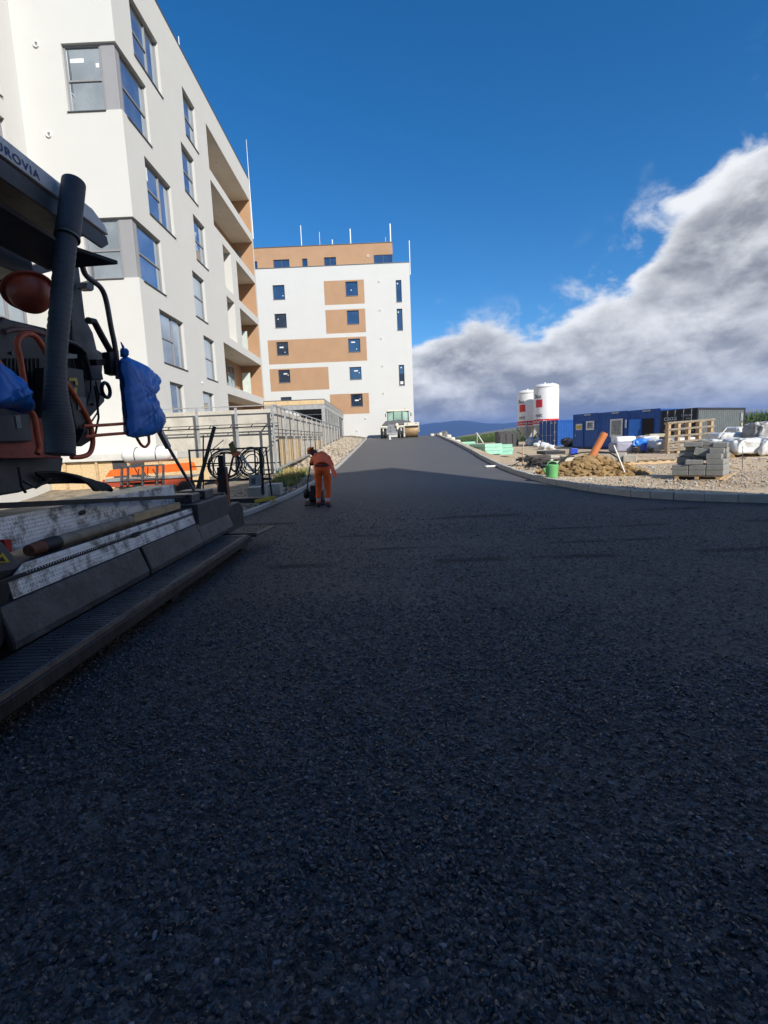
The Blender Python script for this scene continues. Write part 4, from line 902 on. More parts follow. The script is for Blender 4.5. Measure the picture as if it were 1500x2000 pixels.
a, b = onX(84, 1067, -2.76), onX(254, 1015, -2.76); ax = (b-a)
wp = thing('wooden_post', 'weathered grey round post lying on the paver screed ledge', 'post', a)
n_ = 16; pts = [a.lerp(b, i/n_)+V((mnoise.noise(V((i*.4,0,0)))*.008, 0, mnoise.noise(V((0,i*.4,0)))*.006)) for i in range(n_+1)]
m = MB(); m.tube(pts, [.05+.004*mnoise.noise(V((i,3,0))) for i in range(n_+1)], 12); m.build('shaft', wood_grey, wp)
m = MB(); m.tube([a-ax.normalized()*.01, a+ax.normalized()*.17], .056, 14); m.build('black_collar', black_rubber, wp)
m = MB(); m.tube([a-ax.normalized()*.16, a-ax.normalized()*.012], [.045, .055], 14); m.build('rusty_cap', M('rust', (.16,.06,.035), .8, var=.3, scale=20), wp)
a, b = onX(256, 1013, -2.76), onX(347, 987, -2.76); m = MB(); m.beam(a, b, .075, .085); tag(m.build('wooden_batten', wood, bevel=.006), 'short pale timber batten lying on the paver screed beyond the grey post', 'timber')

# ================================================================== trailer and rack by the wall
tr = thing('gas_trailer', 'orange trailer with white gas tank and grey steel rack before the hoarding', 'trailer', (-8, 16.6, 0))
YT = 16.6
pY = lambda pts, Y=YT: [onY(x, y, Y) for x, y in pts]
m = MB(); m.prism(pY([(205,932),(385,918),(378,902),(215,918)], YT+.6), (0,.04,0)); recalc(m.build('side_board', orange, tr, bevel=.006))
m = MB(); m.prism(pY([(200,952),(372,948),(372,930),(200,937)], YT+.2), (0,.05,0)); recalc(m.build('lower_board', M('red_orange_board', (.42,.07,.03), .5), tr, bevel=.006))
m = MB(); m.prism(pY([(205,942),(375,932),(375,928),(205,936)], YT+.15), (0,.9,0)); recalc(m.build('deck', galv, tr, bevel=.004))
a, b = onY(246, 891, YT+.5), onY(328, 885, YT+.5); d = (b-a).normalized(); r = .26; pr = []
pts = [a-d*.13, a-d*.10, a-d*.02, a+d*.1, b-d*.1, b+d*.02, b+d*.10, b+d*.13]; rs = [.02, .13, .21, r, r, .21, .13, .02]
m = MB(); m.tube(pts, rs, 24); m.build('gas_tank', whitep, tr)
for t in (.28, .78): c = a.lerp(b, t); m = MB(); m.tube([c+V((0, -(r+.008)*math.cos(q), (r+.008)*math.sin(q))) for q in np.linspace(-.6, 1.9, 12)], .014, 6); m.build('tank_strap', dark_steel, tr)
for x in (238, 250, 279, 307, 319): m = MB(); p0, p1 = onY(x, 910, YT+.05), onY(x, 948, YT+.05); m.beam(p1, p0, .09, .05); m.build('rack_post', grey_steel, tr)
for y in (911, 937): m = MB(); m.beam(onY(236, y+1, YT), onY(321, y-3, YT), .05, .05); m.build('rack_rail', grey_steel, tr)
for i in range(6):
    m = MB(); p = onY(262+i*9, 912+(i % 3)*4, YT+.2); q = onY(268+i*9, 932, YT+.25); m.tube([p, p.lerp(q, .5)+V((.08*((-1)**i), 0, -.1)), q], .015, 6); m.build('hose', black_rubber, tr)
for x in (-8.6, -7.0):
    m = MB(); m.lathe((x, YT+.3, .32), [(.0,-.1),(.2,-.1),(.31,-.09),(.33,-.05),(.33,.05),(.31,.09),(.2,.1),(0,.1)], 20, 0, 'Y'); m.build('wheel', tyre, tr)
# hose rack
YH = 13.0
hr = thing('hose_rack', 'dark steel rack hung with coiled hoses and rods beside the left kerb', 'equipment rack', (-4, YH, 0))
def hbar(pts, w, mt=dark_steel, Y=YH, nm='frame_bar'):
    for p, q in zip(pts, pts[1:]): m = MB(); m.beam(onY(*p, Y), onY(*q, Y), w, w); m.build(nm, mt, hr)
hbar([(369,880),(521,874)], .045, grey_steel); hbar([(369,878),(377,962)], .04); hbar([(396,906),(510,903)], .035); hbar([(371,912),(458,908)], .025); hbar([(519,873),(531,968)], .04)
hbar([(508,876),(514,966)], .075); hbar([(497,873),(500,940)], .035); hbar([(437,882),(441,958)], .05, grey_steel); hbar([(372,940),(530,935)], .06); hbar([(505,927),(533,925)], .03)
for p, q, w, mt, nm in (((419,833),(384,962),.09,dark_steel,'leaning_beam'), ((397,850),(397,960),.035,dark_steel,'pole'), ((456,890),(440,960),.05,dark_steel,'brace'), ((470,890),(496,922),.07,galv,'cylinder_rod'), ((410,882),(437,859),.022,wood_grey,'stick'), ((412,884),(428,874),.025,M('reddish_stick',(.35,.15,.09),.8),'stick'), ((412,882),(418,930),.03,dark_steel,'rod'), ((400,945),(470,935),.09,grey_steel,'cross_tube'), ((390,957),(400,900),.05,grey_steel,'brace')):
    m = MB(); m.beam(onY(*p, YH-.05), onY(*q, YH-.05), w, w*.8); m.build(nm, mt, hr)
m = MB(); m.prism(pY([(446,868),(454,861),(463,884),(453,890)], YH-.15), (0,.03,0)); recalc(m.build('olive_plate', M('olive_plate', (.17,.14,.035), .6), hr))
m = MB(); m.prism(pY([(453,886),(468,881),(470,886),(458,893)], YH-.18), (0,.03,0)); recalc(m.build('red_bracket', orange_red, hr))
def coil(c, rx, rz, k, r=.013, tilt=0, seed=0):
    rr = random.Random(seed); m = MB()
    for i in range(k):
        ax_, az = rx*(1-.10*i*rr.uniform(.5, 1)), rz*(1-.10*i*rr.uniform(.5, 1)); oy = rr.uniform(-.1, .1)
        m.tube([c+V((ax_*math.cos(a), oy+tilt*math.sin(a), az*math.sin(a))) for a in np.linspace(0, 2*math.pi, 26)], r, 6)
    return m
coil(onY(442, 908, YH+.1), .52, .42, 5, .014, .1, 1).build('hose_coil', black_rubber, hr); coil(onY(490, 903, YH), .36, .40, 6, .013, .15, 2).build('hose_coil', black_rubber, hr); coil(onY(460, 905, YH-.1), .10, .22, 3, .012, .1, 3).build('hose_coil', black_rubber, hr)
m = MB(); m.prism(pY([(486,928),(507,928),(507,949),(486,950)], YH-.25), (0,.25,0)); cx = recalc(m.build('control_cabinet', M('pale_grey_box', (.28,.29,.29), .5), hr, bevel=.01))
m = MB(); m.prism(pY([(491,934),(499,933),(499,945),(491,946)], YH-.255), (0,-.004,0)); recalc(m.build('dial', frame_dark, cx))
m = MB(); m.blob(onY(431, 925, YH-.2), (.09,.08,.15), 4, .2); m.build('black_sack', black_rubber, hr)
m = MB(); m.prism(pY([(420,940),(437,939),(436,946),(421,947)], YH-.3), (0,.05,0)); recalc(m.build('orange_band', orange, hr))
m = MB(); m.beam(onY(429, 947, YH-.28), onY(430, 966, YH-.28), .1, .1); m.build('stand', dark_steel, hr)
m = MB(); m.box(-5.3, -3.3, YH-.05, YH+.35, .0, .22); m.build('base_skid', dark_steel, hr, bevel=.02)
for (x0, x1, y0, y1, Y, lab) in ((484, 515, 951, 975, 13.9, 'grey concrete block by the hose rack, nearest the kerb stones'), (517, 546, 945, 968, 14.6, 'grey concrete block by the retaining wall corner, half hidden by the hose rack')):
    a, b = onY(x0, y1, Y), onY(x1, y0, Y); m = MB(); m.box(a.x, b.x, Y, Y+.5, a.z-.15, b.z); tag(m.build('concrete_block', kerb_mat, bevel=.015), lab, 'block')
m = MB(); a = onY(500, 979, 12.9); b = onY(534, 972, 12.9); m.beam(a, b, .07, .09); m.beam(a+V((0,0,.04)), a+V((.01,0,-.17)), .06, .06); m.beam(b+V((0,0,.04)), b+V((.02,0,-.12)), .06, .06)
tag(m.build('yellow_bracket', yellow, bevel=.006), 'yellow steel bracket standing on the dark gravel by the left kerb', 'bracket')
fs_ = MB(); q = [onY(541, 912, 20.15), onY(549, 912, 20.15), onY(551, 955, 19.9), onY(544, 958, 19.9)]; fs_.prism(q, (0,.02,0)); tag(recalc(fs_.build('foil_strip', greenfilm)), 'pale green foil strip hanging at the corner of the retaining wall', 'foil')
cs = onZ(548, 958, .12); m = MB(); m.blob((cs.x, cs.y, .2), (.14,.1,.1), 8, .4); tag(m.build('crumpled_bag', M('pinkish_bag', (.55,.36,.30), .6)), 'crumpled pinkish bag on the gravel below the green foil strip', 'bag')
# ================================================================== worker with plate compactor
def skin_body(joints, edges, radii, root, sub=2):
    me = bpy.data.meshes.new('b'); me.from_pydata([V(j) for j in joints], edges, []); o = bpy.data.objects.new('b', me); COL.objects.link(o)
    o.modifiers.new('s', 'SKIN'); sv = me.skin_vertices[0].data
    for i, r in enumerate(radii): sv[i].radius = (r, r) if not isinstance(r, tuple) else r; sv[i].use_root = (i == root)
    md = o.modifiers.new('u', 'SUBSURF'); md.levels = sub; md.render_levels = sub
    bpy.context.view_layer.update()
    dg = bpy.context.evaluated_depsgraph_get(); out = bpy.data.meshes.new_from_object(o.evaluated_get(dg)); bpy.data.objects.remove(o); bpy.data.meshes.remove(me); return out
wc = onZ(632, 990, 0.); wk_ = thing('person', 'person in orange hi-vis trousers and vest bending over a plate compactor', 'person', wc)
J = {}; names = []; rad = []
def j(n, x, y, z, r): J[n] = len(names); names.append((x, y, z)); rad.append(r)
j('pelvis', .02, .02, .98, (.17,.15)); j('waist', .00, .14, 1.10, (.165,.13)); j('chest', -.05, .33, 1.22, (.19,.14)); j('neck', -.15, .48, 1.28, .07); j('head0', -.20, .54, 1.32, .085); j('head1', -.25, .59, 1.35, .105); j('head2', -.30, .64, 1.35, .085)
j('hipL', -.09, .0, .90, .125); j('kneeL', -.10, .05, .50, .085); j('ankL', -.12, .0, .13, .062); j('heelL', -.125, -.03, .055, .052); j('toeL', -.17, .18, .04, .045)
j('hipR', .12, .0, .90, .125); j('kneeR', .13, .03, .49, .085); j('ankR', .12, -.08, .11, .062); j('heelR', .115, -.11, .05, .052); j('toeR', .16, .09, .035, .045)
j('shL', -.22, .36, 1.22, .085); j('elL', -.32, .48, 1.05, .06); j('wrL', -.31, .55, 1.17, .042); j('haL', -.305, .58, 1.20, .04)
j('shR', .13, .38, 1.20, .085); j('elR', .22, .50, .98, .06); j('wrR', .05, .62, .98, .042); j('haR', -.02, .63, 1.02, .04)
ed = [('pelvis','waist'),('waist','chest'),('chest','neck'),('neck','head0'),('head0','head1'),('head1','head2'),('pelvis','hipL'),('hipL','kneeL'),('kneeL','ankL'),('ankL','heelL'),('heelL','toeL'),('pelvis','hipR'),('hipR','kneeR'),('kneeR','ankR'),('ankR','heelR'),('heelR','toeR'),('chest','shL'),('shL','elL'),('elL','wrL'),('wrL','haL'),('chest','shR'),('shR','elR'),('elR','wrR'),('wrR','haR')]
me = skin_body(names, [(J[a], J[b]) for a, b in ed], rad, 0, 3)
ob = bpy.data.objects.new('body', me); COL.objects.link(ob); ob.parent = wk_
dark_hair = M('dark_hood', (.03,.028,.035), .9, var=.2); shoe = M('work_boot', (.06,.06,.07), .7, var=.2); sleeve = M('dark_sleeve', (.04,.035,.045), .85)
for m_ in (hivis, hivis_d, reflect, shoe, dark_hair, sleeve, skin_m): me.materials.append(m_)
for p in me.polygons:
    c = p.center; p.use_smooth = True; k = 0
    if c.z < .115: k = 3
    elif c.z < .16: k = 0
    elif c.z < .225 and abs(c.x) < .3: k = 2
    elif c.y > .47 and c.z > 1.22 and c.x > -.40: k = 4
    elif c.x < -.26 and c.y > .40 and c.z < 1.24 or (c.y > .50 and c.z < 1.18): k = 5
    elif c.z > 1.04 and c.y > .05: k = 1
    if (c-V((-.305,.585,1.205))).length < .065 or (c-V((-.02,.635,1.02))).length < .06: k = 6
    p.material_index = k
for v in me.vertices:      # folds of the trousers
    if v.co.z < 1.0: v.co += v.normal*.012*mnoise.noise(v.co*9)
    else: v.co += v.normal*.010*mnoise.noise(v.co*11)
# vest hanging open, flap swinging out on the right
def sheet(name, grid_pts, mat, parent, th=.012):
    mb = MB(); r = len(grid_pts); c = len(grid_pts[0]); fl = [V(p) for row in grid_pts for p in row]
    mb.add(fl, [(i*c+k, i*c+k+1, (i+1)*c+k+1, (i+1)*c+k) for i in range(r-1) for k in range(c-1)], 0, True)
    o = mb.build(name, mat, parent, local=True); md = o.modifiers.new('t', 'SOLIDIFY'); md.thickness = th; md.offset = 0; o.modifiers.new('u', 'SUBSURF').render_levels = 2; return o
sheet('vest_back', [[(-.24,.42,1.24),(-.15,.40,1.36),(-.03,.38,1.40),(.08,.39,1.36),(.17,.42,1.24)], [(-.22,.25,1.16),(-.13,.22,1.29),(-.02,.20,1.33),(.10,.21,1.29),(.19,.25,1.16)], [(-.20,.08,1.06),(-.12,.03,1.17),(.0,.00,1.21),(.13,.01,1.18),(.21,.06,1.06)], [(-.20,.03,.98),(-.11,-.07,1.10),(.01,-.11,1.12),(.14,-.10,1.11),(.215,.02,.99)]], hivis_d, wk_)
sheet('vest_flap', [[(.16,.42,1.22),(.19,.25,1.16),(.20,.08,1.07)], [(.23,.46,1.06),(.235,.25,1.0),(.215,.02,.94)], [(.28,.46,.92),(.29,.24,.85),(.245,-.02,.82)], [(.33,.44,.80),(.37,.24,.69),(.28,-.02,.74)]], hivis_d, wk_)
sheet('belt', [[(-.175,.06,1.05),(-.11,-.095,1.06),(.02,-.145,1.065),(.15,-.10,1.06),(.205,.05,1.05)], [(-.175,.05,1.01),(-.11,-.11,1.015),(.02,-.16,1.02),(.15,-.115,1.015),(.205,.04,1.01)]], sleeve, wk_, .02)
for y0, zz in ((.30, 1.0),):
    sheet('reflective_stripe', [[(-.235,.33,1.205),(-.142,.315,1.335),(-.025,.30,1.375),(.09,.305,1.335),(.185,.335,1.205)], [(-.232,.29,1.185),(-.14,.27,1.32),(-.025,.255,1.36),(.095,.26,1.32),(.188,.295,1.185)]], M('dull_stripe', (.42,.16,.11), .5), wk_, .02)
mb = MB(); hcn = V((-.30, .61, 1.43)); mb.lathe((0,0,0), [(.0,.085),(.05,.078),(.085,.05),(.10,.0)], 18); mb.lathe((0,0,0), [(.10,.0),(.125,-.006),(.10,-.012)], 18)
mb.prism([(-.06,.08,-.004),(-.04,.18,-.012),(.04,.18,-.012),(.06,.08,-.004)], (0,0,.008))
cap_o = mb.build('cap', M('orange_cap', (.95,.22,.03), .6), wk_, local=True); cap_o.location = hcn+V((-.045,.05,-.02)); cap_o.rotation_euler = (math.radians(-35), math.radians(-38), math.radians(30))
for hx, hy, hz, sd in ((-.305,.585,1.205,1), (-.02,.635,1.02,2)):      # fingers closed round the handle
    for f in range(4):
        mb = MB(); xx = hx-.03+f*.02; mb.tube([(xx,hy-.01,hz+.025),(xx,hy+.035,hz+.03),(xx,hy+.05,hz),(xx,hy+.03,hz-.022)], [.0095,.009,.0085,.007], 8); mb.build('finger', skin_m, wk_, local=True)
    mb = MB(); mb.tube([(hx+.03,hy-.015,hz),(hx+.045,hy+.02,hz-.015),(hx+.025,hy+.04,hz-.03)], [.011,.0095,.008], 8); mb.build('thumb', skin_m, wk_, local=True)
pc = thing('plate_compactor', 'black plate compactor with tall tube handle in front of the worker', 'plate compactor', wc+V((-.2, .5, 0)))
def lp(x, y, z): return wc+V((x, y, z))
m = MB(); m.prism([lp(-.52,.25,.03),lp(-.55,.55,.12),lp(-.52,.95,.12),lp(-.50,1.0,.14),lp(-.50,1.0,.10),lp(-.5,.95,.06),lp(-.52,.55,.06),lp(-.50,.25,.0)], (.55,0,0)); recalc(m.build('base_plate', dark_steel, pc, bevel=.006))
m = MB(); m.cbox(lp(-.25,.6,.25), (.34,.42,.26)); m.cbox(lp(-.27,.62,.44), (.26,.28,.14), .1); m.build('engine', M('sooty_engine', (.02,.02,.02), .6, .2, var=.3), pc, bevel=.02)
m = MB(); m.lathe(lp(-.50,.52,.30), [(0,-.06),(.11,-.055),(.13,-.02),(.13,.03),(.10,.06),(0,.06)], 18, 0, 'X'); m.build('starter_cover', black_rubber, pc)
m = MB(); m.cyl(lp(-.18,.5,.42), lp(-.18,.75,.42), .06, 14); m.build('silencer', grey_steel, pc)
m = MB(); m.tube([lp(-.50,.62,.28), lp(-.46,.62,.60), lp(-.36,.62,1.08), lp(-.33,.62,1.15), lp(-.29,.62,1.19), lp(-.10,.62,1.19), lp(-.06,.62,1.16), lp(-.08,.62,1.05), lp(-.15,.62,.60), lp(-.17,.62,.28)], .017, 10); m.tube([lp(-.37,.62,1.03), lp(-.085,.62,1.03)], .014, 8); m.build('handle', M('black_tube', (.012,.012,.013), .45), pc)

# ================================================================== combination roller at the top of the road
rc = V((1.35, 50.4, zr(50.4))); ro = thing('road_roller', 'white road roller with green cab glass and tan steel drum at the crest', 'road roller', rc)
cream = M('cream_paint', (.70, .66, .54), .45, var=.06, dirt=(.4,.34,.22), dirt_amt=.3); tan_drum = M('dusty_steel_drum', (.36, .24, .12), .55, .3, var=.2, scale=3, dirt=(.22,.14,.07), dirt_amt=.5)
def L_(x, y, z): return rc+V((x, y, z))
for x in (-1.75, -1.42, -.05, .28):
    m = MB(); m.lathe(L_(x, 0, .50), [(.14,-.14),(.30,-.15),(.46,-.14),(.50,-.09),(.50,.09),(.46,.14),(.30,.15),(.14,.14)], 28, 0, 'X'); t = m.build('wheel', tyre, ro)
    m = MB(); m.lathe(L_(x, 0, .50), [(0,-.11),(.24,-.13),(.29,-.152),(.29,-.10)], 20, 0, 'X'); m.lathe(L_(x, 0, .50), [(0,.11),(.24,.13),(.29,.152),(.29,.10)], 20, 0, 'X'); m.build('rim', cream, t)
m = MB(); m.prism([L_(-1.18,-.55,.32),L_(-.30,-.55,.32),L_(-.22,-.55,.75),L_(-.30,-.55,1.30),L_(-1.12,-.55,1.34),L_(-1.25,-.55,.9)], (0,1.2,0)); recalc(m.build('rear_body', M('mid_grey_paint', (.22,.23,.24), .5, var=.1), ro, bevel=.03))
for z in (.62, .98): m = MB(); m.box(rc.x-.98, rc.x-.84, rc.y-.56, rc.y-.545, rc.z+z, rc.z+z+.1); m.build('step_slot', frame_dark, ro)
m = MB(); m.box(rc.x-1.15, rc.x-.35, rc.y-.58, rc.y-.548, rc.z+.34, rc.z+.5); m.build('number_plate_bar', galv, ro)
for s in (-1.92, -.1): m = MB(); m.tube([L_(s+.28,.62*math.cos(a),.52+.62*math.sin(a)) for a in np.linspace(.2, 2.9, 12)], .05, 6); m.prism([L_(s,-.62,1.05),L_(s+.62,-.62,1.05),L_(s+.62,-.62,1.22),L_(s,-.62,1.18)], (0,1.3,0)); recalc(m.build('mudguard', cream, ro, bevel=.02))
m = MB(); m.prism([L_(-1.75,-.5,1.28),L_(1.35,-.3,1.28),L_(1.1,-.25,1.62),L_(.2,-.3,1.78),L_(-1.35,-.4,1.70)], (0,1.4,0)); recalc(m.build('engine_deck', M('dark_grey_deck', (.06,.065,.07), .5, var=.2), ro, bevel=.03))
m = MB(); m.blob(L_(-.25,-.62,1.25), (.18,.1,.22), 2, .2); m.blob(L_(-.2,-.6,.95), (.12,.1,.22), 3, .2); m.build('articulation_joint', cream, ro)
# drum end
m = MB(); m.lathe(L_(1.25,.25,.63), [(0,-.64),(.55,-.64),(.62,-.63),(.63,-.60),(.63,.60),(.62,.63),(.55,.64),(0,.64)], 40, 0, 'X'); m.build('drum', tan_drum, ro)
m = MB(); m.box(rc.x+.48, rc.x+1.98, rc.y-.48, rc.y-.36, rc.z+1.14, rc.z+1.46); m.box(rc.x+.50, rc.x+.58, rc.y-.36, rc.y+.9, rc.z+.5, rc.z+1.4); m.box(rc.x+1.92, rc.x+1.99, rc.y-.36, rc.y+.9, rc.z+.5, rc.z+1.4); m.build('drum_frame', cream, ro, bevel=.02)
m = MB(); m.box(rc.x+.62, rc.x+1.9, rc.y-.46, rc.y-.40, rc.z+1.07, rc.z+1.135); m.build('scraper', frame_dark, ro)
for x in (.72, .82, 1.6, 1.72): m = MB(); m.box(rc.x+x, rc.x+x+.07, rc.y-.485, rc.y-.482, rc.z+1.28, rc.z+1.36); m.build('marking', M('dark_print', (.05,.05,.05), .7), ro)
# cab
cg = glass_mat('green_cab_glass', (.28, .42, .33), .18)
x0, x1, ya, yb, z0, z1 = -1.15, 1.0, .0, 1.5, 1.66, 2.62
for i, (a, b) in enumerate((((x0,ya),(x0+.62,ya-.12)), ((x0+.62,ya-.12),(.35,ya-.12)), ((.35,ya-.12),(x1,ya+.05)), ((x1,ya+.05),(x1,yb)), ((x0,ya),(x0,yb)))):
    m = MB(); m.hexa([L_(a[0],a[1],z0), L_(b[0],b[1],z0), L_(b[0],b[1]+.02,z0), L_(a[0],a[1]+.02,z0), L_(a[0]*.96,a[1]+.04,z1), L_(b[0]*.96,b[1]+.04,z1), L_(b[0]*.96,b[1]+.06,z1), L_(a[0]*.96,a[1]+.06,z1)]); m.build('cab_window', cg, ro)
    m = MB(); m.beam(L_(a[0],a[1]-.02,z0), L_(a[0]*.96,a[1]+.02,z1), .07, .07); m.beam(L_(b[0],b[1]-.02,z0), L_(b[0]*.96,b[1]+.02,z1), .06, .06); m.build('cab_pillar', frame_dark, ro)
m = MB(); m.prism([L_(x0-.08,ya-.18,z1),L_(x1+.08,ya-.1,z1),L_(x1+.08,yb,z1),L_(x0-.08,yb,z1)], (0,0,.16)); recalc(m.build('cab_roof', cream, ro, bevel=.05))
m = MB(); m.box(rc.x-.15, rc.x+.35, rc.y+.6, rc.y+1.0, rc.z+1.6, rc.z+2.3); m.build('seat', M('dark_seat', (.03,.05,.04), .8), ro, bevel=.05)
for x in (-1.32, 1.22): m = MB(); m.box(rc.x+x-.05, rc.x+x+.05, rc.y-.12, rc.y-.06, rc.z+2.1, rc.z+2.45); m.beam(L_(x,-.08,2.4), L_(x*.86,0,2.55), .03, .03); m.build('mirror', frame_dark, ro, bevel=.015)
m = MB(); m.cyl(L_(.65,.3,2.78), L_(.65,.3,2.92), .05, 12); m.build('beacon', M('amber_lens', (.6,.3,.05), .3), ro)

# ================================================================== building site on the right
G = glot
def gp(x, y): return on_ground(x, y, G)
def gz(x, y): return G(x, y)
Ud, Nd = V((.5, -.866, 0)), V((-.866, -.5, 0))            # container row: along the ends / out of the ends
def corrug(mb, A, D, L, z0, z1, Nn, pitch_=.28, dep=.036, mi=0):     # corrugated sheet
    D, Nn, A = V(D), V(Nn), V(A); pts = []; s = 0
    while s < L-.01:
        for ds, dd in ((0, 0), (.07, 0), (.10, dep), (.21, dep)):
            if s+ds <= L: pts.append((s+ds, dd))
        s += pitch_*.86
    pts.append((L, 0)); vs = []
    for z in (z0, z1): vs += [V((A.x, A.y, z))+D*s_-Nn*d_ for s_, d_ in pts]
    n = len(pts); mb.add(vs, [(i, i+1, n+i+1, n+i) for i in range(n-1)], mi)
def container(name, label, A, mat, Ln=6.06, Wd=2.42, Hh=2.6, office=False, doors=True, group=None):
    """A: front left foot corner of the end; end runs along Ud, length runs along -Nd"""
    A = V(A); Bk = -Nd; B = A+Ud*Wd; t = thing(name, label, 'container', A, group); fr = MB()
    cs_ = [A, B, B+Bk*Ln, A+Bk*Ln]; z0, z1 = A.z, A.z+Hh; ctr = (A+B+Bk*Ln)/2
    for c in cs_:
        d = (sum(cs_, V((0,0,0)))/4-c); d.z = 0; s1 = Ud if Ud.dot(d) > 0 else -Ud; s2 = Bk if Bk.dot(d) > 0 else -Bk
        q = [c, c+s1*.14, c+s1*.14+s2*.14, c+s2*.14]; fr.hexa([V((p.x,p.y,z0)) for p in q]+[V((p.x,p.y,z1)) for p in q])
    for a, b in zip(cs_, cs_[1:]+cs_[:1]):
        d = (b-a).normalized(); n = V((d.y, -d.x, 0)); 
        for zz, hh in ((z0, .15), (z1-.13, .13)):
            p = a+d*.141; q = b-d*.141; n2 = n if n.dot(ctr-a) > 0 else -n
            e = [p+n2*.002, q+n2*.002, q+n2*.10, p+n2*.10]; fr.hexa([V((k.x,k.y,zz+.002)) for k in e]+[V((k.x,k.y,zz+hh-.002)) for k in e])
    recalc(fr.build('frame', mat, t))
    for (a, d, ln, nn) in ((B, Bk, Ln, Ud), (A, Bk, Ln, -Ud), (A+Bk*Ln, Ud, Wd, Bk)):
        m = MB(); corrug(m, a+d*.14-nn*.02, d, ln-.28, z0+.15, z1-.13, nn); recalc(m.build('side_sheet', mat, t))
    m = MB(); q = [A+Bk*.05+Ud*.05, B+Bk*.05-Ud*.05, B+Bk*(Ln-.05)-Ud*.05, A+Bk*(Ln-.05)+Ud*.05]; m.add([V((p.x,p.y,z1-.02)) for p in q], [(0,1,2,3)]); m.build('roof', mat, t)
    if doors and not office:
        for s in (0, 1):
            m = MB(); a = A+Ud*(.145+s*(Wd/2-.14)); corrug(m, a+Bk*.03, Ud, Wd/2-.155, z0+.15, z1-.13, Nd, .55, .03); d_ = recalc(m.build('door', mat, t))
            for k in (.3, .78):
                p = a+Ud*(Wd/2-.15)*k+Nd*.02; m = MB(); m.tube([V((p.x,p.y,z0+.05)), V((p.x,p.y,z1-.05))], .022, 8); m.beam(V((p.x,p.y,z0+1.15))-Ud*.18, V((p.x,p.y,z0+1.15))+Ud*.18, .03, .04); m.build('lock_rod', galv if mat is not navy else M('pale_grey_rod', (.3,.31,.32), .5), d_)
    if office:
        m = MB(); corrug(m, A+Ud*.14+Bk*.02, Ud, Wd-.28, z0+.15, z1-.13, Nd, .34, .012); recalc(m.build('front_sheet', mat, t))
    return t, A, B, z0, z1
def fbox(name, A, u0, u1, z0, z1, w0, w1, mat, parent, bevel=0):     # box on the container end: u along Ud, w out along Nd
    m = MB(); P = lambda u, w, z: V((A.x, A.y, 0))+Ud*u+Nd*w+Z*z
    m.hexa([P(u0,w0,z0),P(u1,w0,z0),P(u1,w1,z0),P(u0,w1,z0),P(u0,w0,z1),P(u1,w0,z1),P(u1,w1,z1),P(u0,w1,z1)]); return recalc(m.build(name, mat, parent, bevel=bevel))
O0 = V((15.35, 41.0, 0)); zc0 = .50
defs = [('blue office container with yellow notice door and small window, leftmost of the three offices', 0), ('blue office container with one large white framed window, middle of the three offices', 1), ('blue office container with open door beside the dark navy container', 2)]
for lab, i in defs:
    A = O0+Ud*2.45*i; A.z = zc0-.03*i
    t, A, B, z0, z1 = container('office_container', lab, A, blue_paint, office=True, Hh=2.72, group='blue office containers')
    fbox('roof_trim', A, .02, 2.40, z1-.16, z1+.03, .004, .03, blue_paint, t); fbox('floor_trim', A, .02, 2.40, z0, z0+.15, .004, .03, M('dark_blue_trim', (.01,.035,.12), .5), t)
    fbox('ventilation_grille', A, 1.1, 1.7, z1-.12, z1-.03, .031, .04, galv, t)
    if i == 0:
        d = fbox('door', A, .2, 1.05, z0+.15, z0+2.1, .01, .05, blue_paint, t, .01); fbox('door_handle', A, .27, .31, z0+.95, z0+1.2, .051, .08, galv, d)
        sgn = fbox('notice_sign', A, .33, .93, z0+1.5, z0+1.98, .051, .058, M('white_sign', (.65,.65,.6), .6), d); fbox('notice_print', A, .38, .88, z0+1.58, z0+1.86, .0585, .061, yellow, d)
        w = fbox('window', A, 1.30, 2.05, z0+1.45, z0+2.15, .008, .06, whitep, t, .01); fbox('pane', A, 1.43, 1.92, z0+1.57, z0+2.03, .0605, .064, glass_d, w)
    if i == 1:
        w = fbox('window', A, 1.0, 2.05, z0+.85, z0+2.2, .008, .06, whitep, t, .01); fbox('pane', A, 1.13, 1.92, z0+1.0, z0+1.7, .0605, .064, glass_d, w); fbox('shutter', A, 1.13, 1.92, z0+1.7, z0+2.08, .0605, .07, M('grey_blind', (.3,.3,.29), .7), w)
        fbox('cable_box', A, 2.25, 2.40, z0+1.5, z0+2.1, .031, .09, whitep, t, .01)
    if i == 2:
        m = MB(); p0 = A+Ud*.05+Nd*.02; p1 = p0+(Nd*.25+Ud*.75).normalized()*.0
        fbox('doorway_shade_panel', A, 1.15, 1.95, z0+.18, z0+2.1, .006, .012, M('painted_interior_shade', (.03,.026,.022), .9), t)  # flat dark panel paints the shade inside the open office
        hd = A+Ud*1.12+Nd*.03; od = (-Ud*.80+Nd*.42).normalized(); m = MB(); q = [hd, hd+od*.85, hd+od*.85+Nd*.04, hd+Nd*.04]; m.hexa([V((p.x,p.y,z0+.2)) for p in q]+[V((p.x,p.y,z0+2.1)) for p in q]); recalc(m.build('open_door', blue_paint, t))
A = O0+Ud*2.45*3; A.z = zc0-.09
t, A, B, z0, z1 = container('shipping_container', 'dark navy shipping container with grey sunlit long side right of the offices', A, navy, Hh=2.62)
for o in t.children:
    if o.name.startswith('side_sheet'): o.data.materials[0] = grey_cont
wl = M('white_lettering', (.62,.63,.62), .6)
text_on('lettering', 'CBOX', .30, V((A.x,A.y,z1-.72))+Ud*.22+Nd*.012, Ud, Z, Nd, wl, t, bold=.008, spacing=1.1)
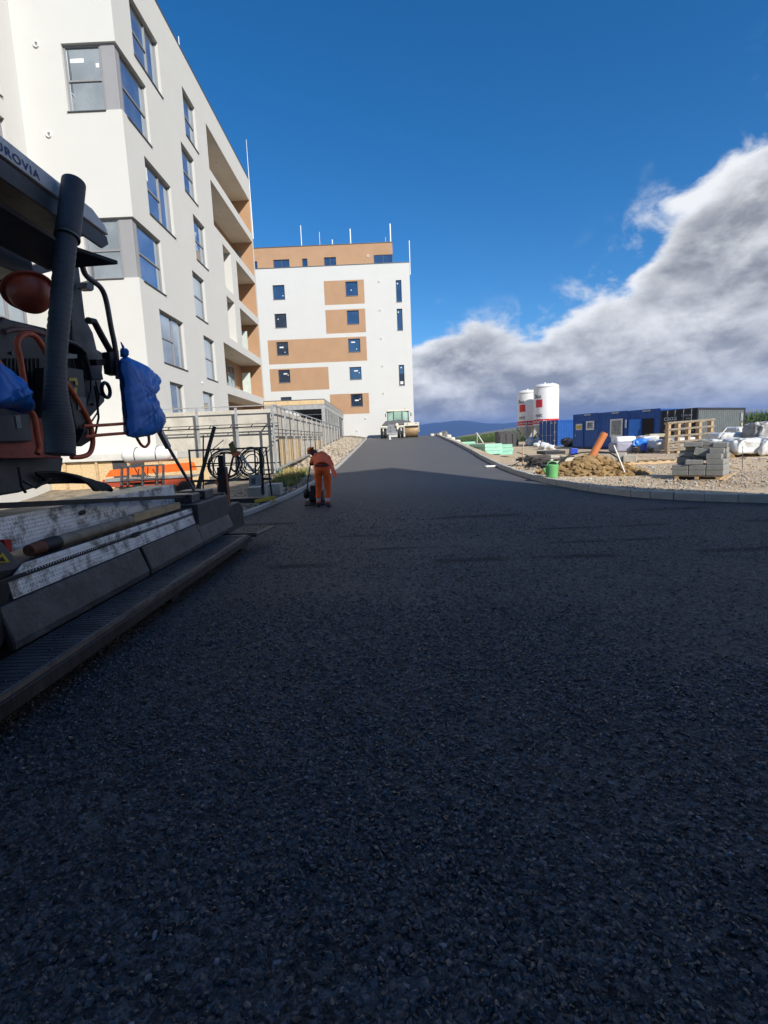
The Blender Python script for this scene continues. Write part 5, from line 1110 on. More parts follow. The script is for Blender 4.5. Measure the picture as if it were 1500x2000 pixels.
text_on('lettering', 'CBXU 314', .16, V((A.x,A.y,z1-.50))+Ud*1.38+Nd*.012, Ud, Z, Nd, wl, t, bold=.002); text_on('lettering', '22G1', .14, V((A.x,A.y,z1-.70))+Ud*1.68+Nd*.012, Ud, Z, Nd, wl, t)
for k in range(4): fbox('small_print', A, 1.35, 1.95-.07*k, z1-1.05-.12*k, z1-1.01-.12*k, .012, .016, wl, t)
m = MB(); q = V((A.x,A.y,z1-1.15))+Ud*.45+Nd*.014; m.add([q, q+Ud*.2, q+Ud*.1-Z*.18], [(0,2,1)]); m.build('triangle_mark', wl, t)
sd = B-Nd*5.6; 
for k in (0, .18): m = MB(); p = B-Nd*(5.45+k)+Ud*.02; m.cbox((p.x,p.y,z1-.62), (.05,.03,.55), math.atan2(-Nd.y, -Nd.x)); m.build('white_mark', wl, t)
m = MB(); p = B-Nd*5.62+Ud*.02; m.cbox((p.x,p.y,z1-1.15), (.16,.02,.2), math.atan2(-Nd.y, -Nd.x)); m.build('yellow_mark', M('pale_yellow', (.6,.45,.2), .6), t)
A = V((16.0, 52.1, .55)); t, A, B, z0, z1 = container('shipping_container', 'smaller blue container with closed doors in front of the silos', A, blue_paint, Hh=2.65)
for k, (u, zz) in enumerate(((1.5, 2.3), (2.0, 2.32), (.35, .6), (1.9, .55), (1.95, 1.4))): fbox('plate', A, u, u+.22, z0+zz, z0+zz+.12, .012, .016, wl, t)
# clutter in front of it
m = MB()
for i in range(7): m.blob((18.0+random.uniform(-1,1.2), 47.5+random.uniform(-.6,.6), .75+random.uniform(0,.3)), (.45,.35,.35), i, .4)
tag(m.build('machine_part_heap', dark_steel), 'heap of dark machine parts in front of the bright blue container side', 'heap')

# silos
def silo(label, cx, cy, r, ztop, zbase, a_text):
    t = thing('mortar_silo', label, 'silo', (cx, cy, zbase), 'white mortar silos'); c = V((cx, cy, 0)); zb_ = zbase+2.3
    m = MB(); m.lathe(c, [(r,zb_),(r,ztop-.55),(r*.985,ztop-.42),(r*1.01,ztop-.40),(r*1.01,ztop-.30),(r*.95,ztop-.16),(r*.80,ztop-.04),(r*.4,ztop),(0,ztop+.01)], 48); m.build('shell', whitep, t)
    m = MB(); m.lathe(c, [(r,zb_),(r*.98,zb_-.1),(.2,zbase+.55),(.2,zbase+.3)], 40); m.build('hopper', M('grey_white_hopper', (.5,.5,.48), .5), t)
    m = MB(); m.lathe(c, [(r+.004,zb_+.12),(r+.004,zb_+.62)], 48); m.build('red_band', M('red_band', (.62,.02,.035), .5), t)
    for k in range(4):
        a = math.pi/4+k*math.pi/2+.3; p = V((cx+r*math.cos(a), cy+r*math.sin(a), 0)); q = V((cx+r*1.12*math.cos(a), cy+r*1.12*math.sin(a), zbase)); m = MB(); m.beam(q, p+Z*(zb_+.5), .12, .12); m.build('leg', galv, t)
        a2 = a+math.pi/2; q2 = V((cx+r*1.12*math.cos(a2), cy+r*1.12*math.sin(a2), zbase+.3)); m = MB(); m.beam(q+Z*.3, V((cx+r*math.cos(a2), cy+r*math.sin(a2), zb_-.3)), .06, .06); m.build('brace', galv, t)
        m = MB(); m.beam(q+Z*.15, q2-Z*.15, .07, .07); m.build('foot_beam', galv, t)
    for k in range(3): a = k*2.1; m = MB(); m.cyl((cx+r*.5*math.cos(a),cy+r*.5*math.sin(a),ztop-.08), (cx+r*.5*math.cos(a),cy+r*.5*math.sin(a),ztop+.12), .1, 10); m.build('roof_fitting', whitep, t)
    blk = M('black_lettering', (.05,.05,.06), .6); red = MATS['red_band']; k_ = 1
    text_on('lettering', 'Bau', .62, (0,0,ztop-1.55), Ud, Z, Nd, blk, t, bold=.012, wrap=((cx,cy), r, a_text-.62/r))
    text_on('lettering', 'mit', .62, (0,0,zb_+.85), Ud, Z, Nd, blk, t, bold=.012, wrap=((cx,cy), r, a_text-.42/r))
    m = MB(); vs = []; nn = 8
    for i in range(nn+1):
        a = a_text-.40/r+(.82/r)*i/nn
        for zz in (ztop-2.55, ztop-1.70): vs.append(V((cx+(r+.006)*math.cos(a), cy+(r+.006)*math.sin(a), zz)))
    m.add(vs, [(2*i, 2*i+2, 2*i+3, 2*i+1) for i in range(nn)]); m.build('red_square', red, t)
    text_on('lettering', 'Beton-Fabriken-Beton', .30, (0,0,zb_+.27), Ud, Z, Nd, wl, t, bold=.006, wrap=((cx,cy), r+.004, a_text-1.2/r))
    m = MB(); a = a_text+1.15
    for i in range(5): an = a+random.uniform(-.12, .12); zq = ztop-1.9+random.uniform(-.3, .3); m.cbox((cx+(r+.004)*math.cos(an), cy+(r+.004)*math.sin(an), zq), (.03,.10,.05), an)
    m.build('small_marking', blk, t)
silo('white mortar silo standing nearer, right of the pair behind the blue container', 17.95, 56.0, 1.36, 7.35, .6, math.radians(-90-52))
silo('white mortar silo half hidden behind its twin, left of the pair', 17.25, 60.2, 1.36, 7.15, .6, math.radians(-90-52))
bx = thing('dark_skip', 'dark grey steel skip in front of the corn left of the silos', 'skip', (13.2, 55, .6)); m = MB(); m.prism([(12.35,54.6,.7),(14.5,54.6,.7),(14.55,54.6,2.3),(12.3,54.6,2.35)], (0,1.8,0)); recalc(m.build('tub', M('dusty_dark_skip', (.055,.055,.058), .7, var=.2, dirt=(.1,.09,.08), dirt_amt=.4), bx, bevel=.02))
for x in (12.5, 13.2, 13.9, 14.4): m = MB(); m.box(x-.05, x+.05, 54.52, 54.598, .7, 2.05); m.build('rib', MATS['dusty_dark_skip'], bx)
# white big bags under the silos
for i, (x, y, s, lab) in enumerate(((16.0,54.5,.6,'white sack heap under the left silo, nearest the skip'), (17.0,54.0,.5,'white sack heap under the right silo beside the blue container'), (15.2,50.0,.32,'crumpled white sheet left of the blue container doors'))):
    m = MB(); m.blob((x, y, .6+s*.6), (s*1.2, s, s), i+20, .35, 3); tag(m.build('sack_heap', white_film), lab, 'sacks')
p = gp(1078, 876); m = MB(); m.blob((p.x-1.2, p.y-2.5, .62), (.62,.4,.42), 33, .45, 3); tag(m.build('white_sheet', white_film), 'crumpled white sheet on dark boards before the blue container', 'sheet')

# kerb-block stack on a pallet ------------------------------------
kp = V((9.05, 14.3, gz(9.05, 14.3)))
pa = thing('pallet', 'low timber pallet under the stack of grey kerb blocks', 'pallet', kp)
rz = math.radians(-42)
Rk = Matrix.Rotation(rz, 3, 'Z')
def kl(x, y, z): return kp+Rk@V((x, y, z))
for k in range(5): m = MB(); m.cbox(kl(0, -.42+k*.21, .115), (1.25,.12,.022), rz); m.build('deck_board', wood, pa)
for k in (-.5, 0, .5): m = MB(); m.cbox(kl(k, 0, .06), (.10,1.0,.085), rz); m.build('runner', wood, pa)
bw = {0:'bottom', 1:'second', 2:'third', 3:'fourth', 4:'fifth', 5:'top'}
def kblock(x, y, z, dx, dy, dz, lab, rot=0, ry=0, rx=0):
    m = MB(); m.cbox((0,0,0), (dx,dy,dz)); o = m.build('kerb_block', M('grey_kerb_block', (.26,.265,.25), .9, var=.12, scale=5, bump=.3, bscale=70, dirt=(.16,.16,.15), dirt_amt=.4), bevel=.012)
    o.location = kl(x, y, z); o.rotation_euler = (rx, ry, rz+rot); return tag(o, lab, 'kerb block', 'grey kerb blocks stacked on a pallet')
z0_ = .13
# two full courses of blocks laid lengthwise away from the kerb, then a tumbled upper part
for c in range(2):
    for k in range(3):
        for d in range(2):
            kblock(-.42+k*.42, -.26+d*.52, z0_+.075+c*.152, .405, .505, .148, f"{['bottom','second'][c]} course kerb block, {['left','middle','right'][k]} column, {['road side','far side'][d]} of the stack")
z2 = z0_+.305
for (x, y, z, dx, dy, dz, rot, ry, rx, lab) in (
    (.40,-.22,z2+.075,.40,.50,.148,.03,0,0,'pale kerb block at right of the third course facing the road'),
    (.40,.30,z2+.075,.40,.50,.148,-.02,0,0,'kerb block at right of the third course on the far side'),
    (.36,-.20,z2+.228,.36,.5,.15,.05,0,0,'kerb block with rounded nose in the fourth course on the right'),
    (.42,.30,z2+.228,.40,.5,.148,-.02,0,0,'kerb block at the far right of the fourth course'),
    (.40,-.10,z2+.38,.34,.5,.15,.08,0,0,'kerb block in the fifth course on the right'),
    (.40,.34,z2+.38,.38,.45,.148,0,0,0,'kerb block in the fifth course at the far right'),
    (.44,.12,z2+.53,.34,.62,.14,.1,0,0,'kerb block on the very top at the right'),
    (-.10,-.34,z2+.07,.42,.36,.13,.12,0,0,'loose kerb block lying forward in the middle above the second course'),
    (-.42,.16,z2+.10,.36,.5,.2,.02,.10,0,'leaning kerb block at left above the second course'),
    (-.38,.20,z2+.29,.34,.5,.16,.05,.12,0,'leaning kerb block at left in the fourth course'),
    (-.06,.16,z2+.17,.34,.4,.15,.1,0,0,'shaded kerb block in the middle behind the loose forward one'),
    (.0,.02,z2+.34,.36,.46,.22,.15,.22,0,'tilted kerb block in the middle of the upper stack'),
    (-.24,.24,z2+.43,.34,.5,.12,.05,.08,0,'kerb block under the top left one'),
    (-.22,.14,z2+.56,.46,.55,.13,.12,.02,0,'flat kerb block on top at the left'),
    (.12,.20,z2+.58,.44,.55,.14,.1,.22,0,'slanting kerb block on top in the middle')):
    kblock(x, y, z, dx, dy, dz, lab, rot, ry, rx)
m = MB(); m.beam(kl(.62,-.62,.02), kl(.75,.75,.14), .06, .02); tag(m.build('loose_lath', wood), 'pale loose lath leaning along the right side of the kerb block stack', 'lath')
m = MB(); m.beam(kl(.1,-.60,.02), kl(.66,-.58,.03), .07, .02); tag(m.build('loose_lath', wood), 'pale loose lath lying on the gravel before the kerb block stack', 'lath')
# mound of clay with clods
mc = V((6.9, 16.6, gz(6.9, 16.6)))
md = thing('soil_mound', 'mound of brown clay clods behind the right kerb', 'soil mound', mc)
m = MB(); vs = []; fs = []; nr, na = 16, 48
for i in range(nr+1):
    r = i/nr
    for k in range(na):
        a = 2*math.pi*k/na; x = 1.8*r*math.cos(a); y = 1.05*r*math.sin(a)
        h = .62*(1-r)**1.0*(1+.4*mnoise.noise(V((x*1.4, y*1.4, 2))))+.10*mnoise.noise(V((x*3, y*3, 1)))*(1-r)
        vs.append(V((mc.x+x, mc.y+y, gz(mc.x+x, mc.y+y)+max(h, -.02)-.02)))
for i in range(nr):
    for k in range(na): a, b = i*na+k, i*na+(k+1) % na; fs.append((a, b, b+na, a+na))
m.add(vs, fs, 0, True); m.build('heap', clay, md)
r_ = random.Random(4); m = MB()
for i in range(420):
    r = r_.random()**.6; a = r_.random()*6.28; x, y = 1.9*r*math.cos(a), 1.1*r*math.sin(a); s = r_.uniform(.03, .15)*(1.1-.4*r)
    m.blob((mc.x+x, mc.y+y, gz(mc.x+x, mc.y+y)+.60*(1-r)+s*.2), (s, s*r_.uniform(.6,1), s*r_.uniform(.5,.9)), i, .45, 1, smooth_=False)
m.build('clods', clay, md)['kind'] = 'stuff'
def gpt(px_, py_, Y): p = onY(px_, py_, Y); return p
# orange drain pipe stuck in the mound
a, b = onY(1158, 888, 16.6), onY(1181, 846, 16.6); d = (b-a).normalized(); m = MB()
m.tube([a-d*.35, b], .118, 24, cap=False); m.tube([b, b-d*.3], .108, 24, 1, cap=False); m.tube([b-d*.001, b+d*.001], .118, 24, 0, cap=False)
tag(m.build('drain_pipe', [pipe_orange, M('pipe_inside_shade', (.25,.08,.03), .6)]), 'thick orange plastic drain pipe leaning out of the clay mound', 'pipe')  # bore is the same orange darkened, painting the shade inside
a, b = onY(1199, 870, 16.2), onY(1221, 925, 15.9); m = MB(); m.tube([a, b], .022, 10); tag(m.build('thin_pipe', whitep), 'thin white pipe leaning against the right side of the clay mound', 'pipe')
m = MB(); pts = [onY(x, y, Y) for x, y, Y in ((1095,900,17.5),(1110,890,17.5),(1135,884,17.6),(1165,882,17.6),(1190,884,17.4),(1205,893,17.2),(1218,905,16.9),(1226,918,16.6),(1228,926,16.4))]; m.tube(pts, .025, 8)
tag(m.build('black_hose', black_rubber), 'black hose arching behind the orange pipe over the clay mound', 'hose')
m = MB(); m.tube([onY(x, y, 17.2) for x, y in ((1080,918),(1093,905),(1108,893),(1122,891))], .022, 8); tag(m.build('black_hose', black_rubber), 'short black hose at the left foot of the clay mound', 'hose')
# green watering can / bucket
p = on_ground(1078, 934, G); bk = thing('watering_can', 'bright green plastic watering can standing just behind the right kerb', 'watering can', p)
m = MB(); m.lathe(p, [(0,0),(.17,.0),(.18,.05),(.195,.40),(.193,.43),(.17,.42),(.16,.1),(0,.09)], 24); m.build('body', bucket_green, bk)
m = MB(); m.tube([p+V((-.16,0,.40)), p+V((-.12,0,.50)), p+V((.0,0,.54)), p+V((.13,0,.50)), p+V((.18,0,.40))], .018, 8); m.build('handle', bucket_green, bk)
m = MB(); m.tube([p+V((-.16,0,.12)), p+V((-.23,0,.24)), p+V((-.27,0,.33))], [.04,.03,.03], 10); m.build('spout', bucket_green, bk)
# black tangle, dark boxes and slabs left of the mound
r_ = random.Random(9)
m = MB()
for i in range(46):
    c = V((5.9+r_.uniform(-.7,.8), 18.6+r_.uniform(-1.0,1.2), 0)); c.z = gz(c.x, c.y)+r_.uniform(.0,.32); d = V((r_.uniform(-.5,.5), r_.uniform(-.3,.3), r_.uniform(-.12,.22)))
    if i % 3: m.tube([c-d, c+V((0,0,.08)), c+d], r_.uniform(.015,.03), 6)
    else: m.cbox(c, (r_.uniform(.2,.5), r_.uniform(.1,.3), r_.uniform(.04,.12)), r_.uniform(0,3), 0, r_.uniform(-.4,.4))
tag(m.build('scrap_heap', M('black_scrap', (.03,.03,.032), .6, .2, var=.4)), 'tangled heap of black scrap and hoses beside the watering can', 'scrap heap')
for i, (x0, x1, y0, y1, Y, dep, mt, lab) in enumerate(((1034,1072,889,908,22.5,.7,M('dark_brown_box',(.07,.06,.055),.8,var=.2),'long dark brown box behind the black scrap heap'), (1074,1092,889,910,19.8,.3,concrete,'pale stone slab leaning in the black scrap heap'), (1101,1119,892,905,18.6,.4,M('pale_slab2',(.5,.47,.38),.9,var=.1),'pale stone slab at the left end of the clay mound'), (1058,1104,880,884,26,.8,dark_steel,'low dark boards stacked on the sand before the containers'))):
    a, b = onY(x0, y1, Y), onY(x1, y0, Y); m = MB(); m.cbox(((a.x+b.x)/2, Y+dep/2, (a.z+b.z)/2-.05), (b.x-a.x, dep, b.z-a.z+.1), .08*i, 0, .05*(i % 2), .08*(i % 3)); tag(m.build('slab' if i in (1, 2) else ('dark_box' if i == 0 else 'board_stack'), mt, bevel=.015), lab, 'slab' if i in (1, 2) else ('box' if i == 0 else 'boards'))
p = on_ground(1122, 887, G); m = MB(); m.prism([p+V((-.24,0,0)), p+V((.20,0,0)), p+V((.24,0,.36)), p+V((-.20,0,.38))], (0,.4,0)); tag(recalc(m.build('plastic_bin', M('blue_plastic', (.01,.06,.50), .4), bevel=.02)), 'small bright blue plastic bin on the sand left of the orange pipe', 'bin')
for (x, y, dx, dz, lab) in ((1217,906,.42,.52,'taller of two pale concrete blocks behind the white pipe'), (1235,907,.52,.42,'lower of two pale concrete blocks behind the white pipe')):
    p = on_ground(x, y, G); m = MB(); m.cbox((p.x, p.y+.2, p.z+dz/2-.03), (dx,.4,dz), -.5); tag(m.build('concrete_block', M('pale_concrete', (.46,.43,.37), .9, var=.1, bump=.3), bevel=.02), lab, 'block')
p = on_ground(1262, 907, G); pl = thing('pallet', 'flat timber pallet lying on the sand right of the pale concrete blocks', 'pallet', p)
for k in range(7): m = MB(); m.cbox((p.x-1.1+k*.42, p.y+.4+k*.08, p.z+.12), (.16,1.0,.025), .18); m.build('deck_board', wood, pl)
for k in range(3): m = MB(); m.cbox((p.x+.15, p.y+.0+k*.42, p.z+.055), (2.8,.09,.09), .18); m.build('runner', wood, pl)
for (x, y0, y1, w, lab) in ((1021,912,866,.055,'thin wooden stake standing in sand left of the black scrap'), (1450,915,872,.02,'thin steel survey pin standing in the sand right of the kerb block stack')):
    p = on_ground(x, y0, G); q = onY(x+1, y1, p.y); m = MB(); m.beam(p-Z*.1, q, w, w*.6); tag(m.build('stake', wood if w > .03 else grey_steel), lab, 'stake')
p = on_ground(1021, 913, G); m = MB(); m.cbox((p.x-.15, p.y-.2, p.z+.03), (.7,.14,.03), .1); tag(m.build('plank', wood), 'short plank lying at the foot of the wooden stake', 'plank')
# timber frame standing up
YPF = 28.5
pf = thing('timber_crate_frame', 'tall open frame of pale timber posts and slats in front of the navy container', 'timber frame', (17.5, YPF, .4))
xsf = [onY(x, 850, YPF).x for x in (1308, 1327, 1347, 1368, 1391)]; zb_ = onY(1350, 884, YPF).z; ztp = onY(1350, 822, YPF).z
for k, x in enumerate(xsf):
    m = MB(); m.box(x-.07, x+.07, YPF+.02, YPF+.36, zb_, ztp-.02+.02*k); m.build('post', wood, pf, bevel=.005)
for k, z in enumerate((ztp-.02, ztp-.40, ztp-.78, ztp-1.12, ztp-1.27, ztp-1.42, ztp-1.57)):
    m = MB(); m.beam((xsf[0]-.12, YPF, z-.05), (xsf[-1]+.14, YPF, z+.06), .028, .11); m.build('slat', wood_grey, pf)
for k, z in enumerate((ztp-.05, ztp-.43, ztp-.81, ztp-1.2)):
    m = MB(); m.beam((xsf[0]-.12, YPF+.39, z-.05), (xsf[-1]+.14, YPF+.39, z+.06), .028, .11); m.build('slat', wood, pf)
# heaps of wrapped goods
def wrapped(name, lab, x0, x1, y0, y1, Y, dep, mat, seed, amp=.16, cat='wrapped goods'):
    a, b = onY(x0, y1, Y), onY(x1, y0, Y); m = MB(); w, h = b.x-a.x, b.z-a.z; nx, nz, ny = 16, 9, 7
    def f(u, v, s):     # superellipsoid box with folds
        cu, su = math.cos(u), math.sin(u); cv, sv = math.cos(v), math.sin(v); e = lambda t, p: math.copysign(abs(t)**p, t)
        p = V((e(cv, .35)*e(cu, .35)*w/2, e(cv, .35)*e(su, .35)*dep/2, e(sv, .35)*h/2)); n = mnoise.noise(p*2.2+V((s*5, 0, 0)))*amp+(.5-abs(mnoise.noise(V((p.x*4+p.z*1.5+s, p.y*4, p.z*1.6+s)))))*amp*1.1-amp*.3+mnoise.noise(p*9+V((s, 3, 0)))*amp*.25
        return p*(1+n)+V(((a.x+b.x)/2, Y+dep/2, (a.z+b.z)/2))
    NU, NV = 90, 36
    vs = [f(-math.pi+2*math.pi*i/NU, -math.pi/2+math.pi*k/NV, seed) for k in range(NV+1) for i in range(NU)]
    m.add(vs, [(k*NU+i, k*NU+(i+1) % NU, (k+1)*NU+(i+1) % NU, (k+1)*NU+i) for k in range(NV) for i in range(NU)], 0, True)
    return tag(m.build(name, mat), lab, cat)
lil = M('lilac_foam', (.28,.28,.36), .6, var=.1)
wrapped('insulation_stack', 'grey-lilac stack of wrapped insulation boards right of the middle office window', 1203, 1238, 862, 884, 30.5, 1.2, lil, 1, .06)
wrapped('insulation_stack', 'white foam boards lying on top of the lilac insulation stack', 1205, 1245, 851, 865, 31.2, 1.0, whitep, 2, .05)
wrapped('wrapped_pallet', 'blue and white film wrapped goods left of the timber frame', 1236, 1275, 856, 872, 31.0, 1.2, blue_film, 3, .2)
wrapped('wrapped_pallet', 'white film wrapped goods directly left of the timber frame', 1281, 1312, 858, 880, 29.8, 1.2, white_film, 4, .2)
wrapped('wrapped_pallet', 'white film wrapped goods under the open door of the blue office', 1255, 1290, 850, 864, 32.2, 1.2, white_film, 14, .2)
wrapped('wrapped_pallet', 'white film wrapped goods behind the timber frame', 1312, 1370, 853, 878, 30.5, 1.2, white_film, 5, .14)
plb = thing('pallet', 'timber pallet under the blue wrapped goods left of the timber frame', 'pallet', onY(1258, 884, 30.6))
for k in range(3): m = MB(); c = onY(1243+k*13, 879, 30.6); m.cbox(c, (.14,1.0,.28), 0); m.build('block', wood_grey, plb)
for k in range(3): m = MB(); c = onY(1258, 873+k*5, 30.5); m.cbox(c, (1.3,.1,.05), .03); m.build('board', wood, plb)
wrapped('plastic_tub', 'bright blue plastic tub before the pallet left of the timber frame', 1255, 1264, 866, 881, 29.8, .3, M('blue_tub', (.02,.07,.42), .4), 6, .05, 'tub')
m = MB(); a = onY(1265, 848, 33); b = onY(1294, 853, 33); m.cbox(((a.x+b.x)/2, 33, (a.z+b.z)/2), (b.x-a.x, .8, .22), -.1); tag(m.build('timber_stack', M('pale_board', (.45,.40,.28), .8)), 'pale board lying across the goods under the navy container doors', 'board')
big = [(1393,1412,858,880,24.5,white_film,.15,'white film wrapped bale just right of the timber frame'), (1408,1462,843,872,25.5,white_film,.12,'white wrapped bale with folded top in the middle of the right heap'), (1440,1482,832,855,26.5,white_film,.16,'white wrapped bale at the back of the right heap'), (1398,1448,861,878,23.6,grey_film,.12,'flat grey film wrapped stack at the front of the right heap'), (1442,1500,855,888,22.8,white_film,.22,'white crumpled film bale at the front of the right heap'), (1480,1560,822,870,24.5,grey_film,.2,'grey tarpaulin covered heap at the right picture edge'), (1490,1570,852,890,22.5,white_film,.2,'white film bale at the right picture edge'), (1400,1418,866,884,22.9,concrete,.06,'small stack of grey slabs right of the timber frame')]
for i, (x0, x1, y0, y1, Y, mt, am, lab) in enumerate(big): wrapped('wrapped_bale', lab, x0, x1, y0, y1, Y, 1.3, mt, 30+i, am)
m = MB(); m.tube([onY(1403, 855, 24.3), onY(1419, 836, 24.3)], .03, 8); tag(m.build('thin_pipe', whitep), 'white pipe sticking up from the wrapped bales right of the timber frame', 'pipe')
m = MB(); c = on_ground(1455, 893, G)
for i in range(26): s = r_.uniform(.15,.42); m.blob((c.x-2.0+i*.24, c.y+.4+r_.uniform(-.2,.5), c.z+.05), (s, s*.8, s*.6), i+70, .4, 1, smooth_=False)
tag(m.build('soil_ridge', clay), 'low ridge of clay clods under the wrapped bales on the right', 'soil')
r_d = random.Random(77); m = MB()
for i in range(150):
    y = 13+18*r_d.random(); x = xr(y)+1.0+12*r_d.random(); c = (x, y, gz(x, y)+.02); L1 = r_d.uniform(.05, .35)
    m.cbox(c, (L1, r_d.uniform(.03, .09), r_d.uniform(.01, .04)), r_d.uniform(0, 3.1), r_d.choice((0, 0, 1, 2, 3)), r_d.uniform(-.15, .15), r_d.uniform(-.2, .2))
o = m.build('site_debris', [wood_grey, wood, white_film, black_rubber], kind='stuff'); tag(o, 'small scraps of wood, film and rubber strewn over the sandy site', 'debris')
# mint insulation boards beside the road
gb = [(968,1003,867,886,31.5,1.1,'mint insulation stack nearest the silos, right of the group'), (938,974,866,885,31.0,2.4,'mint insulation stack in the middle with its long side to the road'), (900,930,862,874,38,1.4,'long mint insulation stack at the left end beside the kerb'), (922,945,867,876,35,.8,'small mint insulation pile between the two longer stacks')]
for i, (x0, x1, y0, y1, Y, dep, lab) in enumerate(gb):
    a, b = onY(x0, y1, Y), onY(x1, y0, Y); t = thing('insulation_stack', lab, 'insulation', V(((a.x+b.x)/2, Y, a.z)), 'mint insulation stacks'); k = max(3, int((b.z-a.z)/.16)); dz = (b.z-a.z+.1)/k
    for q in range(k):
        m = MB(); m.cbox(((a.x+b.x)/2+random.uniform(-.03,.03), Y+dep/2+random.uniform(-.03,.03), a.z-.1+dz*(q+.5)), (b.x-a.x, dep, dz-.012), .25 if i == 1 else -.08); m.build('board_pack', greenfoam if q % 3 else greenfilm, t, bevel=.012)
m = MB(); a, b = onY(931, 845, 40), onY(944, 865, 40); m.beam(b, a, .09, .05); tag(m.build('plank', whitep), 'pale plank leaning above the mint insulation stacks', 'plank')
m = MB(); a, b = onY(932, 850, 41), onY(932, 866, 41); m.beam(b, a, .05, .05); tag(m.build('stake', galv), 'grey stake behind the leaning pale plank', 'stake')
# white slab on the road by the kerb
p = on_ground(962, 912, lambda x, y: zr(y)); m = MB()
m.prism([p+V((-.36,-.12,.0)), p+V((-.30,-.20,0)), p+V((.40,-.16,0)), p+V((.44,.02,0)), p+V((.35,.12,0)), p+V((-.30,.06,0))], (0,0,.07)); tag(recalc(m.build('white_board', whitep, bevel=.02)), 'white board lying on the asphalt against the right kerb', 'board')
# posts and stones at the crest
for i, (x, y0, y1, w, lab) in enumerate(((844,856,847,.22,'pale round post at the crest, leftmost beside the road end'), (860,852,845,.18,'small pale post at the crest beside the grey heap'), (876,857,849,.26,'pale post behind the kerb near the crest'), (883,862,854,.26,'second pale post behind the kerb down from the crest'), (892,866,859,.3,'whitish wrapped post nearest the mint stacks'))):
    Y = (52, 51, 45, 42, 39)[i]; a, b = onY(x, y0, Y), onY(x, y1, Y); m = MB(); m.lathe((a.x, Y, a.z-.2), [(0,0),(w,0),(w,b.z-a.z+.14),(w*.8,b.z-a.z+.2),(0,b.z-a.z+.21)], 16); tag(m.build('round_post', M('pale_post', (.55,.53,.46), .8, var=.06)), lab, 'post')
m = MB()
for i in range(9): c = onY(850+i*2.5, 853, 52.5); m.blob((c.x, 52.5+random.uniform(-.4,.6), c.z-.05), (.35,.3,.38+.2*(i > 5)), 90+i, .35, 2)
tag(m.build('rubble_heap', M('grey_heap', (.16,.15,.14), .9, var=.3)), 'grey rubble heap at the crest right of the road', 'heap')
m = MB(); m.lathe((.35, 47.8, zr(47.8)), [(.16,0),(.16,.02),(.09,.03),(.03,.26),(0,.27)], 16); tag(m.build('traffic_cone', whitep), 'tiny white cone standing before the roller', 'cone')

# ================================================================== maize field
def maize():
    r_ = np.random.default_rng(11); vs = []; fs = []; n = 0; mi = []
    P = []
    edge = [V((37.5, 44, 0)), V((25.2, 92, 0)), V((37, 262, 0))]
    def rowpts(a, b, sp, jit, inset0, inset1, rows_):
        d = (b-a); L = d.length; d.normalize(); nn = V((d.y, -d.x, 0)); nn = nn if nn.x > 0 else -nn; out = []
        for k in range(rows_):
            off = inset0+(inset1-inset0)*k/max(1, rows_-1)
            s = 0
            while s < L: p = a+d*(s+r_.normal()*jit)+nn*(off+r_.normal()*jit); out.append(p); s += sp
        return out
    P += [(p, 1) for p in rowpts(edge[0], edge[1], .30, .12, 0, 5.5, 9)]
    P += [(p, 0) for p in rowpts(edge[1], edge[2], .75, .3, 0, 7, 7)]
    P += [(p, 1) for p in rowpts(V((37.5,44,0)), V((75,40,0)), .32, .12, 0, 0, 1)]
    for k in range(1, 7): P += [(p+V((0, k*.75, 0)), 1) for p in rowpts(V((37.5,44,0)), V((75,40,0)), .34, .12, 0, 0, 1)]
    for p, hi in P:
        z = (zl(p.y) if p.y < 75 else .76)+.05; h = 2.55+.35*r_.random()
        nl = 9 if hi else 6; a0 = r_.random()*6.28
        c = np.array([p.x, p.y, z])
        w = .025
        for (dx, dy) in ((w, 0), (0, w)):
            vs += [c+[-dx,-dy,0], c+[dx,dy,0], c+[dx*.5,dy*.5,h], c+[-dx*.5,-dy*.5,h]]; fs.append((n, n+1, n+2, n+3)); mi.append(0); n += 4
        for k in range(nl):
            a = a0+k*2.6+r_.normal()*.3; zz = h*(.12+.8*k/nl); d = np.array([math.cos(a), math.sin(a), 0]); s = np.array([-d[1], d[0], 0])*(.05 if hi else .085); ln = .55+.35*r_.random()
            q0 = c+[0,0,zz]; q1 = q0+d*ln*.45+np.array([0,0,.32*ln]); q2 = q0+d*ln+np.array([0,0,.05-.35*ln*r_.random()])
            vs += [q0-s*.5, q0+s*.5, q1+s, q1-s, q2]; fs += [(n, n+1, n+2, n+3), (n+3, n+2, n+4)]; mi += [0, 0]; n += 5
        for k in range(3 if hi else 2):
            a = r_.random()*6.28; d = np.array([math.cos(a)*.12, math.sin(a)*.12, .32]); s = np.array([.02, .02, 0]); q = c+[0,0,h-.02]
            vs += [q-s, q+s, q+d]; fs.append((n, n+1, n+2)); mi.append(1); n += 3
    me = bpy.data.meshes.new('maize_field'); me.from_pydata([tuple(v) for v in vs], [], fs)
    me.materials.append(M('maize_leaf', (.13, .19, .05), .6, var=.35, scale=1.2)); me.materials.append(M('maize_tassel', (.30, .24, .10), .8, var=.3, scale=2))
    me.polygons.foreach_set('material_index', mi); me.update(); o = bpy.data.objects.new('maize_field', me); COL.objects.link(o); o['kind'] = 'stuff'; return tag(o, 'tall green maize field with pale tassels behind the containers and silos', 'maize field')
maize()
mb = MB(); mb.add([(43,50,1.9),(90,46,1.9),(120,262,2.6),(44,262,2.6),(32,92,2.3)], [(0,1,2,3,4)]); o = mb.build('maize_canopy', MATS['maize_leaf'], kind='stuff'); tag(o, 'green inside of the maize field seen between the tall plants', 'maize field')

